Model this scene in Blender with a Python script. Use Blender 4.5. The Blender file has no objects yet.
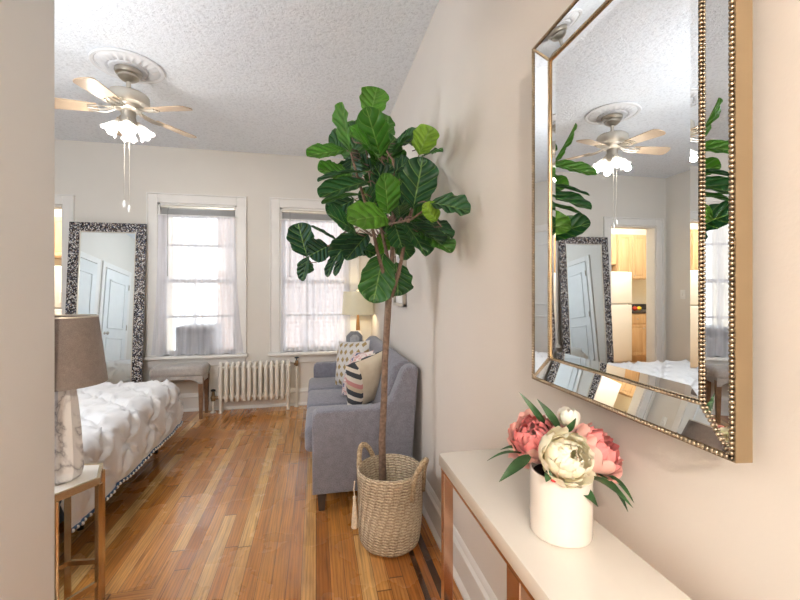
import bpy, bmesh, math, random
from mathutils import Vector, Matrix, Euler
random.seed(7)
S = bpy.context.scene
COL = S.collection
PI = math.pi
R = math.radians

# ------------------------------------------------------------------ camera
F, HY, VX, CH = 400.0, 291.0, 316.0, 1.25
TH = math.atan((400 - VX) / F)
cam = bpy.data.cameras.new('camera')
cam.lens = 18.0
cam.sensor_width = 36.0
cam.shift_y = -(300 - HY) / 800
cam.clip_start = 0.02
camo = bpy.data.objects.new('camera', cam)
COL.objects.link(camo)
camo.location = (0, 0, CH)
camo.rotation_euler = (R(90), 0, -TH)
S.camera = camo


def at(px, py, Y):
    """photo pixel -> room point on the plane y = Y (used to take measurements off the photo)"""
    u, v = (px - 400) / F, (HY - py) / F
    c, s = math.cos(TH), math.sin(TH)
    t = Y / (c - u * s)
    return Vector(((s + u * c) * t, Y, CH + v * t))


# ------------------------------------------------------------------ mesh helpers
def new():
    return bmesh.new()


def box(bm, x0, x1, y0, y1, z0, z1, bev=0.0, seg=2, M=None):
    r = bmesh.ops.create_cube(bm, size=1.0)
    vs = r['verts']
    for v in vs:
        v.co = Vector(((x0 + x1) / 2 + v.co.x * (x1 - x0), (y0 + y1) / 2 + v.co.y * (y1 - y0), (z0 + z1) / 2 + v.co.z * (z1 - z0)))
    allv = vs
    if bev > 0:
        es = list({e for v in vs for e in v.link_edges})
        rr = bmesh.ops.bevel(bm, geom=es, offset=bev, segments=seg, profile=0.5, affect='EDGES')
        allv = list({v for f in rr['faces'] for v in f.verts} | {v for v in vs if v.is_valid})
    if M is not None:
        for v in allv:
            v.co = M @ v.co
    return allv


def prism(bm, poly, axis, a, b, bev=0.0, seg=3):
    """extrude a 2-D polygon along axis 'x','y' or 'z' from a to b"""
    def p3(p, t):
        if axis == 'y':
            return Vector((p[0], t, p[1]))
        if axis == 'x':
            return Vector((t, p[0], p[1]))
        return Vector((p[0], p[1], t))
    va = [bm.verts.new(p3(p, a)) for p in poly]
    vb = [bm.verts.new(p3(p, b)) for p in poly]
    n = len(poly)
    fs = [bm.faces.new(va), bm.faces.new(vb)]
    for i in range(n):
        fs.append(bm.faces.new((va[i], va[(i + 1) % n], vb[(i + 1) % n], vb[i])))
    bmesh.ops.recalc_face_normals(bm, faces=fs)
    if bev > 0:
        es = [e for f in fs[:2] for e in f.edges]
        bmesh.ops.bevel(bm, geom=es, offset=bev, segments=seg, profile=0.5, affect='EDGES')


def frame_of(d):
    d = d.normalized()
    up = Vector((0, 0, 1)) if abs(d.z) < 0.95 else Vector((1, 0, 0))
    a = d.cross(up).normalized()
    return a, d.cross(a).normalized()


def tube(bm, pts, rad, seg=10, closed=False, cap=True):
    pts = [Vector(p) for p in pts]
    n = len(pts)
    if not isinstance(rad, (list, tuple)):
        rad = [rad] * n
    rings = []
    prev = None
    for i, p in enumerate(pts):
        if closed:
            d = pts[(i + 1) % n] - pts[i - 1]
        else:
            d = pts[min(i + 1, n - 1)] - pts[max(i - 1, 0)]
        d.normalize()
        if prev is None:
            a, b = frame_of(d)
        else:
            a = (prev - d * prev.dot(d)).normalized()
            b = d.cross(a).normalized()
        prev = a
        rings.append([bm.verts.new(p + (a * math.cos(2 * PI * k / seg) + b * math.sin(2 * PI * k / seg)) * rad[i]) for k in range(seg)])
    m = n if closed else n - 1
    for i in range(m):
        r0, r1 = rings[i], rings[(i + 1) % n]
        for k in range(seg):
            bm.faces.new((r0[k], r0[(k + 1) % seg], r1[(k + 1) % seg], r1[k]))
    if cap and not closed:
        bm.faces.new(rings[0][::-1])
        bm.faces.new(rings[-1])
    return rings


def lathe(bm, prof, c=(0, 0, 0), seg=32, cap0=False, cap1=False, M=None, sx=1.0, sy=1.0):
    c = Vector(c)
    rings = []
    for r, z in prof:
        ring = []
        for k in range(seg):
            p = Vector((r * math.cos(2 * PI * k / seg) * sx, r * math.sin(2 * PI * k / seg) * sy, z))
            if M is not None:
                p = M @ p
            ring.append(bm.verts.new(c + p))
        rings.append(ring)
    for i in range(len(prof) - 1):
        for k in range(seg):
            bm.faces.new((rings[i][k], rings[i][(k + 1) % seg], rings[i + 1][(k + 1) % seg], rings[i + 1][k]))
    if cap0:
        bm.faces.new(rings[0][::-1])
    if cap1:
        bm.faces.new(rings[-1])
    return rings


def ball(bm, c, r, sub=2, sc=(1, 1, 1)):
    M = Matrix.Translation(Vector(c)) @ Matrix.Diagonal((sc[0], sc[1], sc[2], 1))
    bmesh.ops.create_icosphere(bm, subdivisions=sub, radius=r, matrix=M)


def rootloc(o):
    while o.parent:
        o = o.parent
    return o.location


def obj(name, bm, m, parent=None, ang=40, flat=False, recalc=True):
    if recalc:
        bmesh.ops.recalc_face_normals(bm, faces=bm.faces[:])
    me = bpy.data.meshes.new(name)
    if parent is not None:
        bmesh.ops.translate(bm, vec=-Vector(rootloc(parent)), verts=bm.verts[:])
    bm.to_mesh(me)
    bm.free()
    if not flat:
        me.shade_smooth()
        me.set_sharp_from_angle(angle=R(ang))
    o = bpy.data.objects.new(name, me)
    me.materials.append(m)
    COL.objects.link(o)
    if parent is not None:
        o.parent = parent
    return o


def thing(name, label, cat, loc=(0, 0, 0), group=None):
    o = bpy.data.objects.new(name, None)
    o.empty_display_size = 0.05
    COL.objects.link(o)
    o.location = loc
    tag(o, label, cat, group)
    return o


def tag(o, label, cat, group=None):
    o['label'] = label
    o['category'] = cat
    if group:
        o['group'] = group
    return o


def struct(o):
    o['kind'] = 'structure'
    return o


# ------------------------------------------------------------------ material helpers
class NT:
    def __init__(s, name):
        s.m = bpy.data.materials.new(name)
        s.m.use_nodes = True
        s.t = s.m.node_tree
        s.b = s.t.nodes['Principled BSDF']
        s.out = s.t.nodes['Material Output']

    def n(s, typ, **kw):
        nd = s.t.nodes.new(typ)
        for k, v in kw.items():
            if k.startswith('_'):
                setattr(nd, k[1:], v)
            else:
                nd.inputs[k.replace('__', ' ')].default_value = v
        return nd

    def l(s, a, b):
        s.t.links.new(a, b)

    def math(s, op, a, b=None, c=None):
        nd = s.t.nodes.new('ShaderNodeMath')
        nd.operation = op
        for i, x in enumerate((a, b, c)):
            if x is None:
                continue
            if isinstance(x, (int, float)):
                nd.inputs[i].default_value = x
            else:
                s.l(x, nd.inputs[i])
        return nd.outputs[0]

    def mix(s, fac, a, b, blend='MIX'):
        nd = s.t.nodes.new('ShaderNodeMix')
        nd.data_type = 'RGBA'
        nd.blend_type = blend
        for i, x in ((0, fac), (6, a), (7, b)):
            if isinstance(x, (int, float)):
                nd.inputs[i].default_value = x
            elif isinstance(x, tuple):
                nd.inputs[i].default_value = x if len(x) == 4 else (*x, 1)
            else:
                s.l(x, nd.inputs[i])
        return nd.outputs[2]

    def ramp(s, fac, stops, interp='LINEAR'):
        nd = s.t.nodes.new('ShaderNodeValToRGB')
        nd.color_ramp.interpolation = interp
        e = nd.color_ramp.elements
        while len(e) < len(stops):
            e.new(0.5)
        for i, (p, c) in enumerate(stops):
            e[i].position = p
            e[i].color = (*c, 1) if len(c) == 3 else c
        s.l(fac, nd.inputs[0])
        return nd.outputs[0]

    def coord(s, kind='Object', scale=(1, 1, 1), rot=(0, 0, 0)):
        tc = s.t.nodes.new('ShaderNodeTexCoord')
        mp = s.t.nodes.new('ShaderNodeMapping')
        mp.inputs['Scale'].default_value = scale
        mp.inputs['Rotation'].default_value = rot
        s.l(tc.outputs[kind], mp.inputs[0])
        return mp.outputs[0]

    def noise(s, vec, scale, detail=3, rough=0.5):
        nd = s.n('ShaderNodeTexNoise', Scale=scale, Detail=detail, Roughness=rough)
        s.l(vec, nd.inputs['Vector'])
        return nd.outputs[0]

    def bump(s, h, strength=0.3, dist=0.01):
        nd = s.n('ShaderNodeBump', Strength=strength, Distance=dist)
        s.l(h, nd.inputs['Height'])
        s.l(nd.outputs[0], s.b.inputs['Normal'])
        return nd

    def base(s, c):
        if isinstance(c, tuple):
            s.b.inputs['Base Color'].default_value = (*c, 1)
        else:
            s.l(c, s.b.inputs['Base Color'])

    def set(s, **kw):
        for k, v in kw.items():
            s.b.inputs[k.replace('_', ' ')].default_value = v
        return s


def plain(name, c, rough=0.5, metal=0.0, var=0.06, scale=8, bump=0.0, bscale=200, coat=0.0, spec=0.5):
    t = NT(name)
    v = t.coord()
    n = t.noise(v, scale)
    lo = tuple(x * (1 - var) for x in c)
    hi = tuple(min(1, x * (1 + var)) for x in c)
    t.base(t.ramp(n, [(0.3, lo), (0.7, hi)]))
    t.set(Roughness=rough, Metallic=metal)
    t.b.inputs['Coat Weight'].default_value = coat
    t.b.inputs['Specular IOR Level'].default_value = spec
    if bump:
        t.bump(t.noise(v, bscale, 2), bump, 0.003)
    return t.m


M = {}
M['wall'] = plain('wall_paint', (0.70, 0.67, 0.62), 0.75, var=0.02, scale=2, bump=0.12, bscale=160)
M['wall_right'] = plain('wall_paint_right', (0.70, 0.655, 0.61), 0.62, var=0.02, scale=2, bump=0.10, bscale=160)
M['trim'] = plain('trim_paint', (0.76, 0.745, 0.72), 0.4, var=0.02)
M['door'] = plain('door_paint', (0.72, 0.74, 0.74), 0.4, var=0.02)
M['white_metal'] = plain('cream_enamel', (0.76, 0.72, 0.65), 0.35, var=0.05, scale=20)
M['black'] = plain('black_lacquer', (0.012, 0.012, 0.014), 0.3)
M['dark_wood'] = plain('espresso_wood', (0.035, 0.018, 0.010), 0.35, var=0.3, scale=30)
M['bench_wood'] = plain('walnut_wood', (0.22, 0.125, 0.07), 0.4, var=0.25, scale=25)
M['gold'] = plain('champagne_gold', (0.62, 0.47, 0.29), 0.22, 1.0, var=0.08)
M['gold_side'] = plain('satin_gold_paint', (0.27, 0.195, 0.115), 0.45, 0.4, var=0.05)
M['bead'] = plain('antique_bead', (0.44, 0.365, 0.27), 0.28, 1.0, var=0.25, scale=60)
M['chrome_rose'] = plain('rose_chrome', (0.56, 0.37, 0.27), 0.10, 1.0, var=0.05)
M['brushed'] = plain('brushed_nickel', (0.50, 0.46, 0.40), 0.32, 1.0, var=0.06)
M['nickel_pale'] = plain('pale_nickel', (0.62, 0.58, 0.51), 0.35, 0.8, var=0.06)
M['mirror'] = plain('silver_mirror', (0.90, 0.91, 0.91), 0.0, 1.0, var=0.0)
M['mirror_blue'] = plain('cool_mirror', (0.80, 0.86, 0.89), 0.0, 1.0, var=0.0)
M['lacquer'] = plain('cream_lacquer', (0.77, 0.735, 0.68), 0.22, var=0.02, coat=0.3)
M['porcelain'] = plain('glazed_porcelain', (0.78, 0.725, 0.67), 0.12, var=0.02, coat=0.6)
M['blue_fabric'] = plain('navy_upholstery', (0.045, 0.10, 0.20), 0.85, var=0.2, scale=90)
M['sheet'] = plain('white_sheet', (0.80, 0.80, 0.80), 0.85, var=0.02)
M['comforter'] = plain('white_comforter', (0.70, 0.70, 0.71), 0.7, var=0.02, bump=0.15, bscale=60)
M['bark'] = plain('ficus_bark', (0.20, 0.135, 0.10), 0.8, var=0.35, scale=60, bump=0.6, bscale=90)
M['twig'] = plain('ficus_twig', (0.23, 0.14, 0.12), 0.7, var=0.3, scale=60)
M['soil'] = plain('dark_soil', (0.06, 0.042, 0.03), 0.95, var=0.5, scale=80, bump=0.8, bscale=90)
M['ac'] = plain('grey_plastic', (0.42, 0.44, 0.46), 0.5)
M['ac_dark'] = plain('dark_grey_plastic', (0.10, 0.12, 0.14), 0.5)
M['fridge'] = plain('white_appliance', (0.78, 0.77, 0.75), 0.3, var=0.01)
M['counter'] = plain('dark_laminate', (0.06, 0.05, 0.05), 0.3, var=0.5, scale=60)
M['plastic_white'] = plain('white_plastic', (0.8, 0.8, 0.78), 0.35)
M['tassel'] = plain('cream_cotton', (0.72, 0.62, 0.50), 0.9, var=0.15, scale=120)
M['petal_cream'] = None

# ceiling: knock-down plaster
t = NT('ceiling_plaster')
v = t.coord()
n1 = t.noise(v, 55, 4, 0.65)
t.base(t.ramp(n1, [(0.32, (0.66, 0.69, 0.73)), (0.5, (0.80, 0.835, 0.88))]))
t.set(Roughness=0.9)
t.bump(t.noise(v, 55, 4, 0.65), 0.7, 0.012)
M['ceiling'] = t.m

# oak strip floor, boards run along y
t = NT('oak_strip_floor')
tc = t.n('ShaderNodeTexCoord')
sp = t.n('ShaderNodeSeparateXYZ')
t.l(tc.outputs['Object'], sp.inputs[0])
X, Y = sp.outputs[0], sp.outputs[1]
W = 0.062
X0 = X
hall = t.math('MULTIPLY', t.math('LESS_THAN', Y, 1.86), t.math('LESS_THAN', X, -0.66))
sw = t.n('ShaderNodeCombineXYZ')
t.l(Y, sw.inputs[0])
t.l(X, sw.inputs[1])
sx_ = t.n('ShaderNodeMix', _data_type='VECTOR')
t.l(hall, sx_.inputs[0])
t.l(tc.outputs['Object'], sx_.inputs[4])
t.l(sw.outputs[0], sx_.inputs[5])
sp2 = t.n('ShaderNodeSeparateXYZ')
t.l(sx_.outputs[1], sp2.inputs[0])
X, Y = sp2.outputs[0], sp2.outputs[1]
xi = t.math('FLOOR', t.math('DIVIDE', X, W))
xf = t.math('FRACT', t.math('DIVIDE', X, W))
wn = t.n('ShaderNodeTexWhiteNoise', _noise_dimensions='1D')
t.l(xi, wn.inputs['W'])
yo = t.math('ADD', t.math('DIVIDE', Y, 1.7), t.math('MULTIPLY', wn.outputs[0], 7.3))
yi, yf = t.math('FLOOR', yo), t.math('FRACT', yo)
cb = t.n('ShaderNodeCombineXYZ')
t.l(xi, cb.inputs[0])
t.l(yi, cb.inputs[1])
w2 = t.n('ShaderNodeTexWhiteNoise', _noise_dimensions='2D')
t.l(cb.outputs[0], w2.inputs['Vector'])
plank = t.ramp(w2.outputs[0], [(0.0, (0.38, 0.145, 0.030)), (0.3, (0.49, 0.205, 0.046)), (0.6, (0.55, 0.250, 0.064)), (0.85, (0.60, 0.305, 0.092)), (1.0, (0.72, 0.46, 0.19))])
# grain, stretched along the board and shifted per board
gv = t.n('ShaderNodeCombineXYZ')
t.l(t.math('ADD', t.math('MULTIPLY', X, 55), t.math('MULTIPLY', w2.outputs[0], 91)), gv.inputs[0])
t.l(t.math('ADD', t.math('MULTIPLY', Y, 3.2), t.math('MULTIPLY', w2.outputs[0], 37)), gv.inputs[1])
gn = t.noise(gv.outputs[0], 1.0, 5, 0.65)
grain = t.ramp(gn, [(0.30, (0.55, 0.50, 0.46)), (0.50, (0.95, 0.95, 0.95)), (0.72, (1.18, 1.15, 1.10))])
c1 = t.mix(1.0, plank, grain, 'MULTIPLY')
gv2 = t.n('ShaderNodeCombineXYZ')
t.l(t.math('ADD', t.math('MULTIPLY', X, 16), t.math('MULTIPLY', w2.outputs[0], 53)), gv2.inputs[0])
t.l(t.math('ADD', t.math('MULTIPLY', Y, 1.3), t.math('MULTIPLY', w2.outputs[0], 17)), gv2.inputs[1])
wv = t.n('ShaderNodeTexWave', Scale=1.4, Distortion=7.0, Detail=2.0)
t.l(gv2.outputs[0], wv.inputs['Vector'])
c1 = t.mix(0.32, c1, t.mix(1.0, c1, t.ramp(wv.outputs[0], [(0.15, (0.35, 0.28, 0.22)), (0.5, (1, 1, 1))]), 'MULTIPLY'))
# joints
ex = t.math('LESS_THAN', t.math('MINIMUM', xf, t.math('SUBTRACT', 1.0, xf)), 0.022)
ey = t.math('LESS_THAN', yf, 0.004)
gap = t.math('MAXIMUM', ex, ey)
c1 = t.mix(t.math('MULTIPLY', gap, 0.75), c1, (0.06, 0.025, 0.01))
# dark inlay strips along the right wall and the border by the radiator wall
for c_, hw in ((0.512, 0.016), (0.445, 0.012)):
    st = t.math('LESS_THAN', t.math('ABSOLUTE', t.math('SUBTRACT', X0, c_)), hw)
    c1 = t.mix(t.math('MULTIPLY', st, 0.9), c1, (0.035, 0.014, 0.008))
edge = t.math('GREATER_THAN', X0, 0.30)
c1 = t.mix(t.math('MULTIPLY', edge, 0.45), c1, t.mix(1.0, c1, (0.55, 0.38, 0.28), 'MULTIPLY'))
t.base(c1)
rn = t.noise(t.coord(), 3, 4)
t.l(t.ramp(rn, [(0.3, (0.20, 0.20, 0.20)), (0.7, (0.34, 0.34, 0.34))]), t.b.inputs['Roughness'])
t.b.inputs['Coat Weight'].default_value = 0.65
t.b.inputs['Coat Roughness'].default_value = 0.10
hh = t.math('SUBTRACT', t.math('MULTIPLY', gn, 0.25), gap)
bn = t.bump(hh, 0.25, 0.002)
t.l(bn.outputs[0], t.b.inputs['Coat Normal'])
M['floor'] = t.m


def fabric(name, c1, c2, scale=260, rough=0.95, bump=0.35):
    t = NT(name)
    v = t.coord()
    n = t.noise(v, scale, 2)
    n2 = t.noise(v, scale * 0.12, 3)
    c = t.ramp(n, [(0.35, c1), (0.65, c2)])
    t.base(t.mix(0.18, c, t.ramp(n2, [(0.35, tuple(x * 0.6 for x in c1)), (0.65, c2)])))
    t.set(Roughness=rough)
    t.b.inputs['Sheen Weight'].default_value = 0.25
    t.bump(n, bump, 0.002)
    return t.m


M['sofa'] = fabric('heather_grey_tweed', (0.135, 0.137, 0.172), (0.275, 0.275, 0.325))
M['bench'] = fabric('taupe_linen', (0.36, 0.33, 0.31), (0.50, 0.47, 0.44))
M['shade_taupe'] = fabric('taupe_shade_linen', (0.20, 0.165, 0.150), (0.27, 0.232, 0.212), 420, bump=0.2)

# mosaic mirror frame
t = NT('mosaic_chips')
v = t.coord(scale=(1, 1, 1))
vo = t.n('ShaderNodeTexVoronoi', Scale=120.0, Randomness=1.0)
t.l(v, vo.inputs['Vector'])
sc = t.n('ShaderNodeSeparateColor')
t.l(vo.outputs['Color'], sc.inputs[0])
t.base(t.ramp(sc.outputs[0], [(0.0, (0.012, 0.012, 0.018)), (0.42, (0.05, 0.045, 0.05)), (0.43, (0.20, 0.15, 0.12)), (0.62, (0.34, 0.28, 0.24)), (0.63, (0.62, 0.60, 0.58)), (0.85, (0.75, 0.73, 0.70)), (0.86, (0.08, 0.09, 0.14))], 'CONSTANT'))
t.set(Roughness=0.25)
t.bump(vo.outputs['Distance'], 0.6, 0.004)
M['mosaic'] = t.m

# marble
t = NT('grey_veined_marble')
v = t.coord(scale=(1, 1, 0.6), rot=(0.5, 0.6, 0.3))
nz = t.n('ShaderNodeTexNoise', Scale=4.5, Detail=5.0, Roughness=0.55, Distortion=1.2)
t.l(v, nz.inputs['Vector'])
vein = t.ramp(t.math('ABSOLUTE', t.math('SUBTRACT', nz.outputs[0], 0.5)), [(0.0, (0.30, 0.30, 0.32)), (0.010, (0.55, 0.54, 0.54)), (0.05, (0.76, 0.755, 0.75)), (0.3, (0.86, 0.85, 0.84))])
t.base(vein)
t.set(Roughness=0.15)
M['marble'] = t.m

# woven seagrass
t = NT('seagrass_weave')
v = t.coord()
sp = t.n('ShaderNodeSeparateXYZ')
t.l(v, sp.inputs[0])
ang = t.math('ARCTAN2', sp.outputs[1], sp.outputs[0])
row = t.math('DIVIDE', sp.outputs[2], 0.0135)
ri = t.math('FLOOR', row)
rf = t.math('FRACT', row)
nz = t.noise(v, 45, 3)
aa = t.math('ADD', t.math('MULTIPLY', ang, 11.0), t.math('MULTIPLY', ri, 2.39))
strand = t.math('SINE', t.math('ADD', t.math('MULTIPLY', aa, 2.4), t.math('ADD', t.math('MULTIPLY', rf, 3.0), t.math('MULTIPLY', nz, 5.0))))
hgt = t.math('ADD', t.math('SINE', t.math('MULTIPLY', rf, PI)), t.math('MULTIPLY', strand, 0.45))
col = t.ramp(hgt, [(0.0, (0.17, 0.12, 0.075)), (0.4, (0.48, 0.38, 0.26)), (1.0, (0.72, 0.61, 0.46))])
t.base(t.mix(0.4, col, t.ramp(t.noise(v, 130, 2), [(0.35, (0.28, 0.205, 0.135)), (0.65, (0.80, 0.70, 0.55))])))
t.set(Roughness=0.85)
t.bump(hgt, 0.9, 0.006)
M['basket'] = t.m
t = NT('seagrass_rope')
v = t.coord()
nz = t.noise(v, 120, 3)
t.base(t.ramp(nz, [(0.3, (0.22, 0.155, 0.09)), (0.7, (0.60, 0.48, 0.33))]))
t.set(Roughness=0.85)
t.bump(nz, 0.9, 0.006)
M['rope'] = t.m

# ficus leaf: UV.x across (-1..1 mapped to 0..1), UV.y along, second UV = tone
t = NT('fiddle_leaf')
uv = t.n('ShaderNodeUVMap', _uv_map='leaf')
sp = t.n('ShaderNodeSeparateXYZ')
t.l(uv.outputs[0], sp.inputs[0])
tn = t.n('ShaderNodeUVMap', _uv_map='tone')
st = t.n('ShaderNodeSeparateXYZ')
t.l(tn.outputs[0], st.inputs[0])
au = t.math('ABSOLUTE', t.math('SUBTRACT', t.math('MULTIPLY', sp.outputs[0], 2.0), 1.0))
mid = t.math('LESS_THAN', au, 0.045)
qv = t.math('FRACT', t.math('SUBTRACT', t.math('MULTIPLY', sp.outputs[1], 5.0), t.math('MULTIPLY', au, 1.5)))
side = t.math('LESS_THAN', qv, 0.11)
bulge = t.math('SINE', t.math('MULTIPLY', qv, PI))
vein = t.math('MAXIMUM', mid, t.math('MULTIPLY', side, 0.65))
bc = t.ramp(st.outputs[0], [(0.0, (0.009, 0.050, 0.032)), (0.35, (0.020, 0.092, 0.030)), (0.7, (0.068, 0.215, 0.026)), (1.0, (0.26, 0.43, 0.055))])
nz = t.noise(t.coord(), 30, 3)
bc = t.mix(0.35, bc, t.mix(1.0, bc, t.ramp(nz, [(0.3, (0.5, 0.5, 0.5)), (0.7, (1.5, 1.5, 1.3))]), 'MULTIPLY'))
lc = t.mix(t.math('MULTIPLY', vein, 0.62), bc, (0.24, 0.38, 0.13))
geo = t.n('ShaderNodeNewGeometry')
t.base(t.mix(t.math('MULTIPLY', geo.outputs['Backfacing'], 0.4), lc, (0.10, 0.20, 0.06)))
t.set(Roughness=0.42)
t.bump(t.math('ADD', t.math('MULTIPLY', bulge, 1.6), nz), 0.8, 0.006)
tr = t.n('ShaderNodeBsdfTranslucent')
t.l(t.mix(1.0, lc, (1.6, 2.0, 0.6), 'MULTIPLY'), tr.inputs[0])
mx = t.n('ShaderNodeMixShader', Fac=0.22)
t.l(t.b.outputs[0], mx.inputs[1])
t.l(tr.outputs[0], mx.inputs[2])
t.l(mx.outputs[0], t.out.inputs[0])
M['leaf'] = t.m
M['flower_leaf'] = plain('peony_leaf', (0.030, 0.085, 0.028), 0.4, var=0.5, scale=40)


def petal(name, c_in, c_out):
    t = NT(name)
    uv = t.n('ShaderNodeUVMap', _uv_map='petal')
    sp = t.n('ShaderNodeSeparateXYZ')
    t.l(uv.outputs[0], sp.inputs[0])
    n = t.noise(t.coord(), 60, 3)
    f = t.math('ADD', sp.outputs[1], t.math('MULTIPLY', t.math('SUBTRACT', n, 0.5), 0.7))
    t.base(t.ramp(f, [(0.15, c_in), (0.85, c_out)]))
    t.set(Roughness=0.6)
    t.b.inputs['Subsurface Weight'].default_value = 0.12
    t.b.inputs['Subsurface Radius'].default_value = (0.01, 0.006, 0.004)
    t.b.inputs['Subsurface Scale'].default_value = 0.5
    return t.m


M['petal_cream'] = petal('petal_cream', (0.86, 0.76, 0.48), (0.93, 0.89, 0.74))
M['petal_pink'] = petal('petal_coral', (0.86, 0.66, 0.58), (0.80, 0.27, 0.27))
M['petal_blush'] = petal('petal_blush', (0.88, 0.78, 0.68), (0.84, 0.48, 0.43))
M['petal_white'] = petal('petal_white', (0.80, 0.78, 0.62), (0.88, 0.86, 0.80))
M['petal_red'] = plain('red_bud', (0.60, 0.04, 0.05), 0.5)


def seethrough(name, col, alpha, rough=0.9, trans=0.5):
    """thin cloth: part hole, part translucent"""
    t = NT(name)
    tp = t.n('ShaderNodeBsdfTransparent')
    tl = t.n('ShaderNodeBsdfTranslucent')
    tl.inputs[0].default_value = (*col, 1)
    df = t.n('ShaderNodeBsdfDiffuse')
    df.inputs[0].default_value = (*col, 1)
    m1 = t.n('ShaderNodeMixShader', Fac=trans)
    t.l(df.outputs[0], m1.inputs[1])
    t.l(tl.outputs[0], m1.inputs[2])
    n = t.noise(t.coord(scale=(1, 1, 0.06)), 17, 3)
    fac = t.math('ADD', alpha - 0.50, t.math('MULTIPLY', n, 1.0))
    m2 = t.n('ShaderNodeMixShader')
    t.l(fac, m2.inputs[0])
    t.l(tp.outputs[0], m2.inputs[1])
    t.l(m1.outputs[0], m2.inputs[2])
    t.l(m2.outputs[0], t.out.inputs[0])
    return t.m


M['sheer'] = seethrough('sheer_voile', (0.93, 0.93, 0.98), 0.68, trans=0.60)
t = NT('window_glass')
tp = t.n('ShaderNodeBsdfTransparent')
tp.inputs[0].default_value = (0.97, 0.98, 0.98, 1)
gl = t.n('ShaderNodeBsdfGlossy', Roughness=0.02)
fr = t.n('ShaderNodeFresnel', IOR=1.45)
mx = t.n('ShaderNodeMixShader')
t.l(t.math('MULTIPLY', fr.outputs[0], t.math('ADD', 0.8, t.math('MULTIPLY', t.noise(t.coord(), 3), 0.2))), mx.inputs[0])
t.l(tp.outputs[0], mx.inputs[1])
t.l(gl.outputs[0], mx.inputs[2])
t.l(mx.outputs[0], t.out.inputs[0])
M['glass'] = t.m


def glow(name, col, emit, strength, transp=0.0):
    t = NT(name)
    t.base(t.ramp(t.noise(t.coord(), 20), [(0.3, tuple(c * 0.95 for c in col)), (0.7, col)]))
    t.set(Roughness=0.4)
    t.b.inputs['Emission Color'].default_value = (*emit, 1)
    t.b.inputs['Emission Strength'].default_value = strength
    if transp:
        tp = t.n('ShaderNodeBsdfTransparent')
        mx = t.n('ShaderNodeMixShader', Fac=transp)
        t.l(t.b.outputs[0], mx.inputs[1])
        t.l(tp.outputs[0], mx.inputs[2])
        t.l(mx.outputs[0], t.out.inputs[0])
    return t.m


M['bulb'] = glow('lit_bulb', (1, 1, 1), (1.0, 0.90, 0.72), 5)
M['shade_glass'] = glow('lit_frosted_glass', (0.9, 0.9, 0.88), (1.0, 0.93, 0.80), 0.06, 0.6)
M['shade_cream'] = glow('cream_drum_shade', (0.66, 0.60, 0.44), (1.0, 0.88, 0.60), 0.10)

# wood cabinets
t = NT('maple_cabinet')
v = t.coord(scale=(14, 14, 1.2))
t.base(t.ramp(t.noise(v, 2, 4), [(0.3, (0.56, 0.37, 0.20)), (0.7, (0.66, 0.47, 0.28))]))
t.set(Roughness=0.4)
M['maple'] = t.m
t = NT('fan_blade_wood')
v = t.coord(scale=(1, 1, 1))
t.base(t.ramp(t.noise(v, 14, 4), [(0.3, (0.40, 0.30, 0.21)), (0.7, (0.50, 0.39, 0.28))]))
t.set(Roughness=0.35)
M['blade'] = t.m
t = NT('brick')
br = t.n('ShaderNodeTexBrick', Scale=1.0)
br.inputs['Color1'].default_value = (0.50, 0.34, 0.30, 1)
br.inputs['Color2'].default_value = (0.60, 0.44, 0.39, 1)
br.inputs['Mortar'].default_value = (0.72, 0.68, 0.64, 1)
br.inputs['Brick Width'].default_value = 0.22
br.inputs['Row Height'].default_value = 0.075
br.inputs['Mortar Size'].default_value = 0.012
t.l(t.coord(rot=(R(90), 0, 0)), br.inputs['Vector'])
t.base(br.outputs[0])
M['brick'] = t.m
t = NT('pale_siding')
wv = t.n('ShaderNodeTexWave', _wave_type='BANDS', _bands_direction='Z', Scale=2.2)
t.l(t.coord(), wv.inputs['Vector'])
t.base(t.ramp(wv.outputs[0], [(0.0, (0.55, 0.56, 0.58)), (0.3, (0.8, 0.8, 0.8))]))
M['siding'] = t.m

# throw-pillow covers
t = NT('gold_diamond_cover')
uv = t.n('ShaderNodeUVMap', _uv_map='cover')
sp = t.n('ShaderNodeSeparateXYZ')
t.l(uv.outputs[0], sp.inputs[0])
vy = t.math('MULTIPLY', sp.outputs[1], 6.0)
ux = t.math('ADD', t.math('MULTIPLY', sp.outputs[0], 5.5), t.math('MULTIPLY', t.math('FLOOR', vy), 0.5))
du = t.math('ABSOLUTE', t.math('SUBTRACT', t.math('FRACT', ux), 0.5))
dv = t.math('ABSOLUTE', t.math('SUBTRACT', t.math('FRACT', vy), 0.5))
dia = t.math('LESS_THAN', t.math('ADD', t.math('MULTIPLY', du, 1.25), dv), 0.40)
wob = t.noise(t.coord(), 150, 2)
t.base(t.mix(dia, t.ramp(wob, [(0.3, (0.55, 0.53, 0.51)), (0.7, (0.70, 0.68, 0.66))]), (0.36, 0.26, 0.12)))
t.set(Roughness=0.85)
M['cover_diamond'] = t.m
t = NT('pink_ikat_cover')
uv = t.n('ShaderNodeUVMap', _uv_map='cover')
mp = t.n('ShaderNodeMapping')
mp.inputs['Scale'].default_value = (2.5, 5.0, 1)
t.l(uv.outputs[0], mp.inputs[0])
n = t.noise(mp.outputs[0], 1.6, 3)
t.base(t.ramp(n, [(0.0, (0.05, 0.07, 0.20)), (0.36, (0.10, 0.12, 0.27)), (0.40, (0.70, 0.60, 0.58)), (0.50, (0.62, 0.36, 0.34)), (0.56, (0.74, 0.66, 0.64)), (0.66, (0.66, 0.32, 0.33)), (0.72, (0.75, 0.70, 0.66))], 'CONSTANT'))
t.set(Roughness=0.85)
M['cover_pink'] = t.m
t = NT('striped_cover')
uv = t.n('ShaderNodeUVMap', _uv_map='cover')
sp = t.n('ShaderNodeSeparateXYZ')
t.l(uv.outputs[0], sp.inputs[0])
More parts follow.
